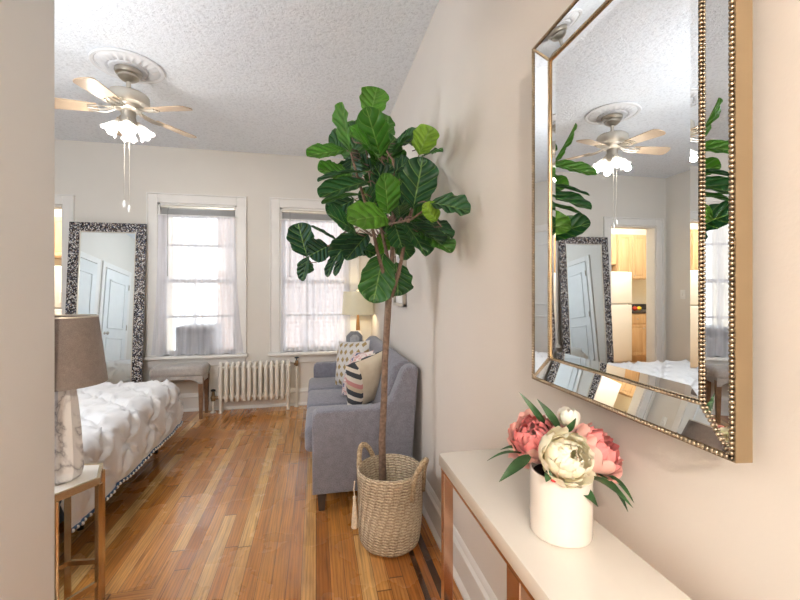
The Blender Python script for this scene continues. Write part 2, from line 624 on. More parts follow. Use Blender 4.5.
front = t.math('GREATER_THAN', sp.outputs[2], 0.5)
zig = t.math('ADD', t.math('MULTIPLY', sp.outputs[1], 5.0), t.math('MULTIPLY', t.math('PINGPONG', t.math('MULTIPLY', sp.outputs[0], 3.0), 0.5), 0.8))
band = t.ramp(t.math('FRACT', t.math('DIVIDE', zig, 3.0)), [(0.0, (0.60, 0.27, 0.26)), (0.16, (0.74, 0.68, 0.60)), (0.34, (0.06, 0.065, 0.075)), (0.52, (0.74, 0.68, 0.60)), (0.66, (0.06, 0.065, 0.075)), (0.84, (0.62, 0.50, 0.36))], 'CONSTANT')
at_ = t.n('ShaderNodeUVMap', _uv_map='side')
ss = t.n('ShaderNodeSeparateXYZ')
t.l(at_.outputs[0], ss.inputs[0])
cr = t.ramp(t.noise(t.coord(), 12, 3), [(0.3, (0.60, 0.51, 0.38)), (0.7, (0.70, 0.62, 0.49))])
t.base(t.mix(t.math('MAXIMUM', t.math('GREATER_THAN', ss.outputs[0], 0.5), t.math('GREATER_THAN', sp.outputs[0], 0.80)), cr, band))
t.set(Roughness=0.85)
M['cover_stripe'] = t.m

# ================================================================== SETTING
XR, YB, XL, ZC = 0.615, 4.53, -3.26, 2.735
YS = 0.60            # south wall of the bedroom
XP0, XP1, YP = -0.975, -0.866, 1.565   # hall partition


def wallmesh(name, parts, m):
    bm = new()
    for p in parts:
        box(bm, *p)
    return struct(obj(name, bm, m, flat=True))


wallmesh('floor', [(XL - 0.1, XR + 0.1, -1.4, YB + 0.25, -0.06, 0.0)], M['floor'])
wallmesh('ceiling', [(XL - 0.1, XR + 0.1, -1.4, YB + 0.25, ZC, ZC + 0.08)], M['ceiling'])
wallmesh('wall_right', [(XR, XR + 0.1, -1.4, YB + 0.2, 0, ZC)], M['wall_right'])
wallmesh('wall_south', [(XL - 0.1, XP0, YS - 0.1, YS, 0, ZC)], M['wall'])
wallmesh('wall_hall', [(XP0, XP1, -1.4, YP, 0, ZC)], plain('wall_paint_lifted', (0.77, 0.775, 0.78), 0.75, var=0.02, scale=2, bump=0.12, bscale=160))  # wall colour lightened and cooled to offset the dim, warm light here
wallmesh('wall_entry', [(XP0, XR, -1.4, -1.3, 0, ZC)], M['wall'])
# header of the cased opening the photographer stands in
wallmesh('trim_9', [(XP1, XR, -0.22, -0.10, 2.06, ZC)], M['trim'])

W1 = (-1.588, -0.824, 0.583, 2.157)
W2 = (-0.385, 0.372, 0.583, 2.157)
KD = (-3.10, -2.43, 0.0, 2.095)
y0, y1 = YB, YB + 0.14
wallmesh('wall_back', [
    (XL - 0.1, KD[0], y0, y1, 0, ZC), (KD[0], KD[1], y0, y1, KD[3], ZC), (KD[1], W1[0], y0, y1, 0, ZC),
    (W1[0], W1[1], y0, y1, 0, W1[2]), (W1[0], W1[1], y0, y1, W1[3], ZC), (W1[1], W2[0], y0, y1, 0, ZC),
    (W2[0], W2[1], y0, y1, 0, W2[2]), (W2[0], W2[1], y0, y1, W2[3], ZC), (W2[1], XR, y0, y1, 0, ZC)], M['wall'])
wallmesh('wall_left', [(XL - 0.1, XL, YS - 0.1, YB + 0.2, 0, ZC)], M['wall'])


def base_profile(name, a, b, axis, face, sign):
    """moulded skirting: body, cap and shoe"""
    bm = new()
    pr = [(0, 0), (0.030, 0), (0.030, 0.012), (0.020, 0.026), (0.016, 0.03), (0.016, 0.135), (0.022, 0.140), (0.022, 0.150), (0.012, 0.160), (0.010, 0.172), (0.004, 0.182), (0, 0.184)]
    poly = [(face + sign * p, z) for p, z in pr]
    prism(bm, poly, axis, a, b)
    return struct(obj(name, bm, M['trim'], ang=25))


base_profile('baseboard_right', -1.3, YB, 'y', XR, -1)
base_profile('baseboard_hall', -1.3, YP, 'y', XP1, 1)
base_profile('baseboard_back', W1[0] - 0.75, XR - 0.03, 'x', YB, -1)
base_profile('baseboard_south', XL, XP0, 'x', YS, 1)
base_profile('baseboard_left', 2.95, 3.20, 'y', XL, 1)
bm = new()
prism(bm, [(YP + q, z) for q, z in [(0, 0), (0.03, 0), (0.03, 0.012), (0.016, 0.03), (0.016, 0.135), (0.022, 0.14), (0.022, 0.15), (0.004, 0.182), (0, 0.184)]], 'x', XP0, XP1 + 0.016)
struct(obj('baseboard_end', bm, M['trim'], ang=25))


def casing(bm, x0, x1, z0, z1, w, y, d=0.022, bottom=False):
    box(bm, x0 - w, x0, y - d, y, z0, z1 + w, 0.004, 1)
    box(bm, x1, x1 + w, y - d, y, z0, z1 + w, 0.004, 1)
    box(bm, x0, x1, y - d, y, z1, z1 + w, 0.004, 1)
    # back band
    box(bm, x0 - w - 0.012, x0 - w, y - d - 0.010, y, z0, z1 + w + 0.012)
    box(bm, x1 + w, x1 + w + 0.012, y - d - 0.010, y, z0, z1 + w + 0.012)
    box(bm, x0 - w, x1 + w, y - d - 0.010, y, z1 + w, z1 + w + 0.012)


def window(n, w, wc):
    x0, x1, z0, z1 = w
    bm = new()
    casing(bm, x0, x1, z0, z1, wc, YB)
    # jamb liner
    box(bm, x0, x0 + 0.02, YB, YB + 0.16, z0, z1)
    box(bm, x1 - 0.02, x1, YB, YB + 0.16, z0, z1)
    box(bm, x0, x1, YB, YB + 0.16, z1 - 0.02, z1)
    root = struct(obj('window_%d' % n, bm, M['trim'], ang=30))
    bm = new()
    box(bm, x0 - wc - 0.03, x1 + wc + 0.03, YB - 0.075, YB + 0.16, z0 - 0.032, z0, 0.008, 2)
    box(bm, x0 - wc, x1 + wc, YB - 0.022, YB, z0 - 0.115, z0 - 0.032, 0.004, 1)
    obj('window_sill', bm, M['trim'], root)
    zm = 1.355
    for nm, za, zb, yy in (('upper_sash', zm - 0.02, z1 - 0.02, YB + 0.105), ('lower_sash', z0, zm + 0.02, YB + 0.07)):
        bm = new()
        a, b = x0 + 0.02, x1 - 0.02
        f = 0.030
        box(bm, a, a + f, yy, yy + 0.03, za, zb)
        box(bm, b - f, b, yy, yy + 0.03, za, zb)
        box(bm, a, b, yy, yy + 0.03, za, za + 0.04)
        box(bm, a, b, yy, yy + 0.03, zb - 0.04, zb)
        zc = (za + zb) / 2
        box(bm, a, b, yy + 0.004, yy + 0.026, zc - 0.011, zc + 0.011)
        if not (n == 1):
            xc = (a + b) / 2 - 0.09
            box(bm, xc - 0.010, xc + 0.010, yy + 0.004, yy + 0.026, za, zb)
        s = obj(nm, bm, M['trim'], root)
        bm = new()
        box(bm, a + 0.02, b - 0.02, yy + 0.013, yy + 0.016, za + 0.02, zb - 0.02)
        obj('pane', bm, M['glass'], s)


window(1, W1, 0.086)
window(2, W2, 0.092)
bm = new()
casing(bm, KD[0], KD[1], 0, KD[3], 0.088, YB)
box(bm, KD[0], KD[0] + 0.012, YB, YB + 0.14, 0, KD[3])
box(bm, KD[1] - 0.018, KD[1], YB, YB + 0.14, 0, KD[3])
box(bm, KD[0], KD[1], YB, YB + 0.14, KD[3] - 0.018, KD[3])
struct(obj('trim_1', bm, M['trim'], ang=30))


def leftdoor(n, ya, yb, zt=2.05, knob_low=True):
    """panelled white door in its casing on the left wall"""
    bm = new()
    x = XL
    box(bm, x, x + 0.03, ya, yb, 0.008, zt, 0.002, 1)
    w = yb - ya
    for za, zb in ((0.22, 0.92), (1.06, zt - 0.16)):
        a, b = ya + 0.12, yb - 0.12
        for q in ((a, b, za, za + 0.025), (a, b, zb - 0.025, zb), (a, a + 0.025, za, zb), (b - 0.025, b, za, zb)):
            box(bm, x + 0.028, x + 0.042, q[0], q[1], q[2], q[3], 0.005, 2)
    root = struct(obj('door_%d' % n, bm, M['door'], ang=30))
    bm = new()
    k = ya + 0.06 if knob_low else yb - 0.06
    lathe(bm, [(0.022, 0), (0.022, 0.006), (0.010, 0.012), (0.010, 0.03), (0.024, 0.038), (0.026, 0.05), (0.016, 0.062), (0.001, 0.064)], (x + 0.03, k, 0.98), 16, True, False, Matrix.Rotation(R(90), 3, 'Y'))
    obj('door_knob', bm, M['brushed'], root)
    bm = new()
    h = yb - 0.004 if knob_low else ya + 0.004
    for z in (0.3, 1.1, 1.8):
        tube(bm, [(x + 0.038, h, z - 0.045), (x + 0.038, h, z + 0.045)], 0.008, 8)
    obj('hinge', bm, M['brushed'], root)
    bm = new()
    c = 0.085
    box(bm, x, x + 0.022, ya - 0.012 - c, ya - 0.012, 0, zt + 0.012 + c, 0.004, 1)
    box(bm, x, x + 0.022, yb + 0.012, yb + 0.012 + c, 0, zt + 0.012 + c, 0.004, 1)
    box(bm, x, x + 0.022, ya - 0.012, yb + 0.012, zt + 0.012, zt + 0.012 + c, 0.004, 1)
    struct(obj('trim_%d' % (n + 1), bm, M['trim'], ang=30))


leftdoor(1, 3.28, 4.03)
leftdoor(2, 2.08, 2.78, 2.0)
leftdoor(3, 1.02, 1.80, 2.0, knob_low=False)
bm = new()
box(bm, XL, XL + 0.006, 4.24, 4.31, 1.15, 1.265, 0.003, 2)
lp = obj('light_switch', bm, M['plastic_white'])
tag(lp, 'white light switch plate on the wall beside the white door', 'light switch')
bm = new()
box(bm, XL + 0.006, XL + 0.016, 4.268, 4.282, 1.19, 1.225, 0.002, 1)
obj('toggle', bm, M['plastic_white'], lp)

# ------------------------------------------------------------------ kitchen beyond the doorway
KX0, KX1, KY = -5.10, -2.28, 6.75
wallmesh('wall_kitchen', [(KX0 - 0.1, KX1 + 0.1, KY, KY + 0.1, 0, ZC), (KX0 - 0.1, KX0, YB + 0.2, KY, 0, ZC),
                          (KX1, KX1 + 0.1, YB + 0.2, KY, 0, ZC), (KX0, XL - 0.1, YB + 0.1, YB + 0.2, 0, ZC), (XL - 0.1, KX1, YB + 0.14, YB + 0.15, KD[3], ZC)], plain('kitchen_paint', (0.78, 0.70, 0.56), 0.7, var=0.02))
wallmesh('ceiling_kitchen', [(KX0 - 0.1, KX1 + 0.1, YB + 0.2, KY + 0.1, ZC, ZC + 0.08)], M['ceiling'])
wallmesh('floor_kitchen', [(KX0 - 0.1, KX1 + 0.1, YB + 0.25, KY + 0.1, -0.06, 0.0)], plain('kitchen_floor', (0.46, 0.30, 0.17), 0.4))


def cab_door(parent, x0, x1, z0, z1, y, nm='door', knob=None):
    bm = new()
    box(bm, x0, x1, y - 0.02, y, z0, z1, 0.004, 1)
    b = 0.05
    if (z1 - z0) > 0.25:
        # raised centre panel with a routed groove round it
        box(bm, x0 + b + 0.012, x1 - b - 0.012, y - 0.026, y - 0.018, z0 + b + 0.012, z1 - b - 0.012, 0.006, 2)
        for q in ((x0 + 0.004, x0 + b, z0 + 0.004, z1 - 0.004), (x1 - b, x1 - 0.004, z0 + 0.004, z1 - 0.004), (x0 + b, x1 - b, z0 + 0.004, z0 + b), (x0 + b, x1 - b, z1 - b, z1 - 0.004)):
            box(bm, q[0], q[1], y - 0.028, y - 0.018, q[2], q[3], 0.003, 1)
    d = obj(nm, bm, M['maple'], parent, ang=25)
    if knob:
        bm = new()
        ball(bm, (knob[0], y - 0.036, knob[1]), 0.013, 2)
        tube(bm, [(knob[0], y - 0.03, knob[1]), (knob[0], y - 0.018, knob[1])], 0.005, 8)
        obj('knob', bm, M['brushed'], d)


KF = 6.10   # front of the base units
c = thing('base_cabinet', 'light wood base cabinet with drawer under the dark worktop', 'cabinet', (-4.36, KF + 0.3, 0))
bm = new()
box(bm, -4.72, -3.99, KF, KY - 0.01, 0.10, 0.86)
box(bm, -4.72, -3.99, KF + 0.06, KY - 0.01, 0.0, 0.10)
obj('carcass', bm, M['maple'], c)
for xa, xb2, kx in ((-4.345, -4.005, -4.30), (-4.705, -4.365, -4.41)):
    cab_door(c, xa, xb2, 0.13, 0.66, KF, 'door', (kx, 0.60))
    cab_door(c, xa, xb2, 0.69, 0.84, KF, 'drawer', ((xa + xb2) / 2, 0.765))
bm = new()
box(bm, -5.09, -3.98, KF - 0.03, KY - 0.01, 0.86, 0.90, 0.006, 2)
box(bm, -5.09, -3.98, KY - 0.03, KY - 0.005, 0.90, 1.0, 0.004, 1)
tag(obj('worktop', bm, M['counter']), 'dark speckled kitchen worktop running beside the white refrigerator', 'worktop')
fr = thing('refrigerator', 'white two-door refrigerator standing in the kitchen beyond the doorway', 'refrigerator', (-3.55, 6.35, 0))
bm = new()
box(bm, -3.96, -3.14, 6.02, 6.70, 0.03, 1.58, 0.012, 2)
box(bm, -3.92, -3.18, 6.06, 6.66, 0.0, 0.03)
obj('body', bm, M['fridge'], fr)
for nm, za, zb, hz in (('refrigerator_door', 0.06, 1.02, (0.70, 0.95)), ('freezer_door', 1.035, 1.57, (1.08, 1.25))):
    bm = new()
    box(bm, -3.96, -3.14, 5.94, 6.012, za, zb, 0.014, 3)
    d = obj(nm, bm, M['fridge'], fr)
    bm = new()
    tube(bm, [(-3.20, 5.94, hz[0]), (-3.20, 5.905, hz[0] + 0.02), (-3.20, 5.905, hz[1] - 0.02), (-3.20, 5.94, hz[1])], 0.010, 8)
    obj('handle', bm, M['fridge'], d)
UF = 6.42
for x0, x1, za, lab in ((-4.66, -4.05, 1.46, 'light wood wall cabinet above the dark worktop'), (-4.04, -3.14, 1.72, 'light wood wall cabinet above the white refrigerator')):
    c = thing('wall_cabinet', lab, 'cabinet', ((x0 + x1) / 2, UF + 0.15, za), 'kitchen wall cabinets')
    bm = new()
    box(bm, x0, x1, UF, KY - 0.005, za, 2.28)
    obj('carcass', bm, M['maple'], c)
    xm = (x0 + x1) / 2
    cab_door(c, x0 + 0.015, xm - 0.006, za + 0.015, 2.265, UF, 'door', (xm - 0.04, za + 0.07))
    cab_door(c, xm + 0.006, x1 - 0.015, za + 0.015, 2.265, UF, 'door', (xm + 0.04, za + 0.07))
wallmesh('trim_5', [(KX0, KX1, UF + 0.02, KY, 2.285, ZC)], plain('soffit_paint', (0.80, 0.74, 0.62), 0.7, var=0.02))
for nm, px, r, colr, lab in (('lemon', -4.34, 0.04, (0.85, 0.62, 0.05), 'yellow lemon on the kitchen worktop'), ('apple', -4.25, 0.042, (0.55, 0.06, 0.03), 'dark red apple on the kitchen worktop nearest the refrigerator')):
    f = thing(nm, lab, 'fruit', (px, KF + 0.12, 0.90))
    bm = new()
    ball(bm, (px, KF + 0.12, 0.90 + r * 0.95), r, 3, (1, 1, 0.95))
    obj('flesh', bm, plain(nm + '_skin', colr, 0.35, var=0.15), f)
    bm = new()
    tube(bm, [(px, KF + 0.12, 0.90 + r * 1.85), (px + 0.004, KF + 0.12, 0.90 + r * 2.2)], 0.003, 6)
    obj('stalk', bm, M['bench_wood'], f)
j = thing('jar', 'red glass jar with lid standing on the kitchen worktop', 'jar', (-4.19, KF + 0.24, 0.90))
bm = new()
lathe(bm, [(0.036, 0.0), (0.040, 0.006), (0.040, 0.085), (0.030, 0.10), (0.030, 0.11)], (-4.19, KF + 0.24, 0.90), 20, True, True)
obj('body', bm, plain('red_jar', (0.50, 0.07, 0.03), 0.15), j)
bm = new()
lathe(bm, [(0.034, 0.108), (0.034, 0.128), (0.03, 0.131)], (-4.19, KF + 0.24, 0.90), 20, True, True)
obj('lid', bm, M['dark_wood'], j)

# ------------------------------------------------------------------ outdoors
b = thing('brick_building', 'red brick house across the way behind the left window', 'building', (-1.0, 8.5, -3))
bm = new()
box(bm, -1.80, 0.6, 8.0, 9.5, -3, 5.2)
obj('wall', bm, M['brick'], b)
bm = new()
box(bm, -1.88, 0.7, 7.9, 9.6, 5.2, 5.4)
obj('cornice', bm, M['trim'], b)
b = thing('sided_house', 'pale sided house seen low through the right window', 'building', (1.6, 11, -3))
bm = new()
box(bm, 0.4, 3.6, 11, 13, -3, 0.95)
obj('wall', bm, M['siding'], b)
bm = new()
prism(bm, [(10.7, 0.95), (13.3, 0.95), (12.0, 1.35)], 'x', 0.3, 3.7)
obj('roof', bm, plain('shingle', (0.35, 0.36, 0.38), 0.9), b)

# ================================================================== WALL MIRROR
mc = (XR, 0.704, 1.456)
wm = thing('wall_mirror', 'large rectangular mirror with angled mirrored border and beaded gold trim on the right wall', 'mirror', mc)
hw, hh = 0.260, 0.433           # half size of the outer rim
ihw, ihh = 0.206, 0.376         # half size of the inner pane
xo, xi, xb = -0.054, -0.038, -0.027    # rim, pane and back, relative to the wall


def ring_quad(bm, a, b):
    """a, b: four corner lists -> four trapezoids"""
    va = [bm.verts.new(p) for p in a]
    vb = [bm.verts.new(p) for p in b]
    for i in range(4):
        bm.faces.new((va[i], va[(i + 1) % 4], vb[(i + 1) % 4], vb[i]))
    return va, vb


def rect(x, w, h):
    return [Vector((x, -w, -h)) + Vector((mc[0], mc[1], mc[2])), Vector((x, w, -h)) + Vector(mc), Vector((x, w, h)) + Vector(mc), Vector((x, -w, h)) + Vector(mc)]


bm = new()
bm.faces.new([bm.verts.new(p) for p in rect(xi, ihw - 0.022, ihh - 0.022)])
o = obj('mirror_pane', bm, M['mirror'], wm, flat=True, recalc=False)
bm = new()
ring_quad(bm, rect(xi, ihw - 0.022, ihh - 0.022), rect(xi - 0.0016, ihw, ihh))
obj('bevelled_edge', bm, M['mirror'], wm, flat=True, recalc=False)
A, B = rect(xo + 0.001, hw, hh), rect(xi - 0.003, ihw, ihh)
for i in range(4):
    bm = new()
    q = [A[i], A[(i + 1) % 4], B[(i + 1) % 4], B[i]]
    cen = sum(q, Vector()) / 4
    bm.faces.new([bm.verts.new(p) for p in q])
    obj('border_mirror', bm, M['mirror'], wm, flat=True, recalc=False)
bm = new()
va, vb = ring_quad(bm, rect(xo, hw + 0.007, hh + 0.007), rect(xb, hw + 0.008, hh + 0.008))
ring_quad(bm, rect(xo, hw + 0.007, hh + 0.007), rect(xo, hw - 0.002, hh - 0.002))
bm.faces.new(vb)
obj('frame', bm, M['gold_side'], wm, flat=True)
bm = new()
box(bm, mc[0] + xb, mc[0] - 0.001, mc[1] - hw * 0.75, mc[1] + hw * 0.75, mc[2] - hh * 0.8, mc[2] + hh * 0.8)
obj('backing', bm, M['dark_wood'], wm)


def beads(bm, p, q, r, step):
    n = max(2, int((q - p).length / step))
    for k in range(n + 1):
        ball(bm, p.lerp(q, k / n), r, 1)


def rail(nm, x, w, h, r):
    bm = new()
    c4 = rect(x, w, h)
    for i in range(4):
        beads(bm, c4[i], c4[(i + 1) % 4], r, r * 1.75)
    if nm == 'outer_beading':
        c5 = rect(xi - 0.006, ihw, ihh)
        for i in range(4):
            beads(bm, c4[i], c5[i], r * 0.85, r * 1.6)
    obj(nm, bm, M['bead'], wm, ang=180)
    bm = new()
    ring_quad(bm, rect(x + 0.001, w + 0.003, h + 0.003), rect(x + 0.001, w - 0.003, h - 0.003))
    obj(nm + '_strip', bm, M['dark_wood'], wm, flat=True)


rail('outer_beading', xo - 0.001, hw + 0.002, hh + 0.002, 0.0040)
rail('inner_beading', xi - 0.005, ihw, ihh, 0.0036)
bm = new()
for sgn in (-1, 1):
    pass
ring_quad(bm, rect(xi - 0.005, ihw - 0.004, ihh - 0.004), rect(xi, ihw - 0.005, ihh - 0.005))
obj('inner_lip', bm, M['gold'], wm, flat=True)
wm.rotation_euler = (0, 0, R(-0.72))

# ================================================================== CONSOLE TABLE
ct = thing('console_table', 'narrow cream lacquered console table with rose gold legs along the right wall', 'console table', (0.46, 0.5, 0))
bm = new()
box(bm, 0.347, 0.560, -0.10, 1.108, 0.748, 0.782, 0.0025, 2)
obj('tabletop', bm, M['lacquer'], ct)
bm = new()
box(bm, 0.351, 0.376, -0.09, 1.10, 0.736, 0.748)
box(bm, 0.375, 0.556, 1.085, 1.10, 0.740, 0.748)
box(bm, 0.545, 0.557, -0.09, 1.10, 0.740, 0.748)
obj('apron_frame', bm, M['chrome_rose'], ct)
for yy in (1.098, 0.696, 0.30):
    bm = new()
    box(bm, 0.351, 0.378, yy - 0.05 if yy < 1 else yy - 0.026, yy, 0.0, 0.738, 0.001, 1)
    obj('leg', bm, M['chrome_rose'], ct)
for yy in (0.10, -0.06):
    bm = new()
    box(bm, 0.535, 0.557, yy - 0.022, yy, 0.0, 0.742, 0.001, 1)
    obj('leg', bm, M['chrome_rose'], ct)

# ================================================================== VASE AND PEONIES
vc = Vector((0.466, 0.698, 0.782))
vz = thing('ceramic_vase', 'glossy cream ceramic vase on the console table holding peonies', 'vase', vc)
bm = new()
VR = 0.0575
lathe(bm, [(VR - 0.006, 0), (VR - 0.001, 0.003), (VR, 0.008), (VR, 0.118), (VR - 0.002, 0.121), (VR - 0.005, 0.121), (VR - 0.006, 0.117), (VR - 0.006, 0.012), (0.001, 0.010)], vc, 48, True, False)
obj('body', bm, M['porcelain'], vz)
bm = new()
lathe(bm, [(VR - 0.0065, 0.112), (0.03, 0.114), (0.001, 0.115)], vc, 32, False, True)
obj('foam', bm, M['black'], vz)


def petal_shell(bm, uvl, c, B3, phi0, tb, tt, rho, wid, flare, ruff, ph):
    """one petal lying on a globe round c, from polar angle tb (stalk end) up to tt (free edge)"""
    nu, nv = 8, 10
    g = []
    for j in range(nv + 1):
        v = j / nv
        w = wid * (0.35 + 0.65 * min(1, v / 0.6)) * math.sqrt(max(0.10, 1 - max(0.0, (v - 0.62) / 0.42) ** 2.4))
        row = []
        for i in range(nu + 1):
            u = i / nu * 2 - 1
            th = tb + (tt - tb) * v + 0.10 * u * u * v * (tb - tt)
            rr = rho * (1 + flare * v ** 2.2 - 0.10 * u * u * (1 - v))
            rr *= 1 + ruff * (math.sin(u * 4 + ph) + 0.5 * math.sin(u * 9 + 2 * ph)) * v * v
            ph_ = phi0 + u * w / (rho * max(0.42, math.sin(th)))
            row.append(bm.verts.new(c + B3 @ Vector((rr * math.sin(th) * math.cos(ph_), rr * math.sin(th) * math.sin(ph_), rr * math.cos(th)))))
        g.append(row)
    for j in range(nv):
        for i in range(nu):
            f = bm.faces.new((g[j][i], g[j][i + 1], g[j + 1][i + 1], g[j + 1][i]))
            for lp, (a, b_) in zip(f.loops, ((i, j), (i + 1, j), (i + 1, j + 1), (i, j + 1))):
                lp[uvl].uv = (a / nu, b_ / nv)


def peony(name, label, c, axis, r, m, n=46, m_outer=None, openness=1.0, seed=1, group='peonies in the ceramic vase'):
    rnd = random.Random(seed)
    c = Vector(c)
    axis = Vector(axis).normalized()
    a, b = frame_of(axis)
    B3 = Matrix((a, b, axis)).transposed()
    root = thing(name, label, 'flower', c - axis * r * 0.9, group)
    bi, bo = new(), new()
    ui, uo = bi.loops.layers.uv.new('petal'), bo.loops.layers.uv.new('petal')
    for k in range(n):
        f = k / (n - 1)                         # 0 inner .. 1 outer
        phi = k * 2.39996 + rnd.uniform(-0.25, 0.25)
        rho = r * (0.30 + 0.70 * f ** 0.7) * rnd.uniform(0.94, 1.05)
        tt = R(14 + 74 * f ** 1.25 * openness) * rnd.uniform(0.85, 1.15)
        tb = R(168 - 30 * (1 - f))
        wid = r * (0.26 + 0.36 * f) * rnd.uniform(0.85, 1.1)
        flare = 0.02 + 0.16 * f * openness * rnd.uniform(0.4, 1.3)
        ruff = 0.10 * (1 - f) + 0.025
        bm_, u_ = (bo, uo) if (m_outer and f > 0.70) else (bi, ui)
        petal_shell(bm_, u_, c, B3, phi, tb, tt, rho, wid, flare, ruff, rnd.uniform(0, 6))
    if m_outer:
        for k in range(5):                      # loose guard petals bending away below
            petal_shell(bo, uo, c, B3, k * 1.2566 + rnd.uniform(-0.3, 0.3), R(170), R(rnd.uniform(82, 100)), r * 1.02, r * 0.55, rnd.uniform(0.25, 0.5), 0.05, rnd.uniform(0, 6))
    obj('petals', bi, m, root, ang=180, recalc=False)
    if m_outer:
        obj('outer_petals', bo, m_outer, root, ang=180, recalc=False)['label'] = 'paler outer petals'
    else:
        bo.free()
    bm = new()
    p1 = vc + Vector((rnd.uniform(-0.015, 0.015), rnd.uniform(-0.015, 0.015), 0.08))
    tube(bm, [c - axis * r * 0.9, (c - axis * r * 1.1).lerp(p1, 0.35) + Vector((0, 0, -0.005)), p1], [0.005, 0.003, 0.003], 8)
    obj('stem', bm, M['flower_leaf'], root)
    return root


def lance(bm, p, q, w, bend=0.15, nrm=(0, 0, 1)):
    """a lance-shaped leaf from p to q"""
    p, q = Vector(p), Vector(q)
    d = (q - p)
    L = d.length
    nrm = Vector(nrm)
    sd = d.cross(nrm).normalized()
    up = sd.cross(d).normalized()
    n = 10
    rows = []
    for j in range(n + 1):
        v = j / n
        wid = w * (math.sin(PI * (0.06 + 0.94 * v) ** 0.85)) * 0.5 + 0.0004
        cc = p + d * v + up * (math.sin(PI * v) * bend * L)
        rows.append([bm.verts.new(cc - sd * wid + up * wid * 0.35), bm.verts.new(cc), bm.verts.new(cc + sd * wid + up * wid * 0.35)])
    for j in range(n):
        for i in range(2):
            bm.faces.new((rows[j][i], rows[j][i + 1], rows[j + 1][i + 1], rows[j + 1][i]))


def leaf_on(root, specs):
    for p, q, w, bd, nr in specs:
        bm = new()
        lance(bm, p, q, w, bd, nr)
        obj('leaf', bm, M['flower_leaf'], root, ang=180, recalc=False)


cream = peony('peony', 'large cream peony at the front centre of the vase', at(567, 457, 0.655), (0.05, -0.85, 0.50), 0.049, M['petal_cream'], 42, seed=3, openness=0.95)
pl = peony('peony', 'coral pink peony leaning out on the left side of the vase', at(535, 438, 0.765), (-0.45, -0.40, 0.75), 0.051, M['petal_pink'], 36, M['petal_blush'], 0.85, seed=5)
pr = peony('peony', 'coral pink peony drooping on the right side of the vase', at(598, 450, 0.700), (0.45, -0.50, 0.55), 0.049, M['petal_pink'], 36, M['petal_blush'], 0.9, seed=9)
bud = peony('peony_bud', 'half open white peony bud standing up at the back of the bouquet', at(568, 417, 0.735), (0.0, -0.1, 1.0), 0.024, M['petal_white'], 14, None, 0.42, seed=11)
leaf_on(pl, [(at(527, 455, 0.75), at(487, 461, 0.76), 0.012, 0.12, (0, 0, 1)), (at(530, 456, 0.73), at(499, 482, 0.70), 0.020, 0.1, (0, -0.6, 0.8)), (at(528, 452, 0.77), at(500, 450, 0.80), 0.012, 0.15, (0, -0.3, 1)),
             (at(548, 430, 0.77), at(519, 392, 0.79), 0.013, 0.10, (-0.3, -0.8, 0.4))])
leaf_on(bud, [(at(560, 430, 0.74), at(537, 399, 0.75), 0.015, 0.10, (-0.3, -0.8, 0.4)), (at(563, 432, 0.70), at(576, 418, 0.68), 0.014, 0.1, (0, -0.9, 0.3))])
leaf_on(cream, [(at(573, 485, 0.665), at(598, 507, 0.635), 0.021, 0.14, (0.2, -0.8, 0.6)), (at(548, 470, 0.65), at(546, 482, 0.645), 0.014, 0.1, (0, -0.9, 0.4))])
leaf_on(pr, [(at(584, 476, 0.67), at(633, 508, 0.585), 0.020, 0.12, (0.2, -0.6, 0.8)), (at(598, 474, 0.68), at(628, 512, 0.60), 0.015, 0.10, (0.2, -0.6, 0.8)), (at(602, 472, 0.69), at(634, 503, 0.62), 0.016, 0.10, (0.2, -0.3, 0.9))])
for pos_, own in ((at(554, 480, 0.645), cream), (at(615, 489, 0.63), pr)):
    bm = new()
    ball(bm, pos_, 0.005, 2, (1.2, 1, 0.8))
    obj('small_bud', bm, M['petal_red'], own)['label'] = 'tiny red bud'

# ================================================================== BASKET AND FIDDLE LEAF FIG
bc_ = Vector((0.362, 1.975, 0))
bk = thing('woven_basket', 'round natural seagrass basket on the floor holding the tall leafy tree', 'basket', bc_)
bm = new()
seg = 72
prof = [(0.118, 0.0), (0.143, 0.006), (0.152, 0.03), (0.157, 0.10), (0.161, 0.20), (0.163, 0.30), (0.163, 0.362)]
fine = []
for i in range(56):
    z = 0.004 + 0.358 * i / 55
    for (r0, z0), (r1, z1) in zip(prof, prof[1:]):
        if z0 <= z <= z1:
            r = r0 + (r1 - r0) * (z - z0) / (z1 - z0)
            break
    fine.append((r + 0.0022 * math.sin(i * PI * 0.98), z))
fine = [(0.001, 0.002), (0.11, 0.002)] + fine + [(0.160, 0.368), (0.153, 0.368), (0.150, 0.36), (0.146, 0.20), (0.14, 0.06)]
lathe(bm, fine, bc_, seg)
for v_ in bm.verts:
    d = v_.co - bc_
    a = math.atan2(d.y, d.x)
    k = 1 + 0.012 * math.sin(3 * a + v_.co.z * 9) + 0.008 * math.sin(7 * a - v_.co.z * 20)
    v_.co.x, v_.co.y = bc_.x + d.x * k, bc_.y + d.y * k
obj('body', bm, M['basket'], bk, ang=180)


def basket_handle(a_mid, spread=0.30, h=0.085, lean=0.02):
    pts = []
    for k in range(15):
        f = k / 14
        a = a_mid + (f - 0.5) * 2 * spread
        z = 0.335 + math.sin(PI * f) ** 0.7 * (h + 0.03)
        rr = 0.166 + lean * math.sin(PI * f)
        # the ends run down the outside of the wall
        if k in (0, 14):
            z = 0.26
        pts.append(bc_ + Vector((rr * math.cos(a), rr * math.sin(a), z)))
    bm = new()
    tube(bm, pts, [0.0125 + 0.0012 * (i % 2) for i in range(15)], 10)
    obj('handle', bm, M['rope'], bk, ang=180)


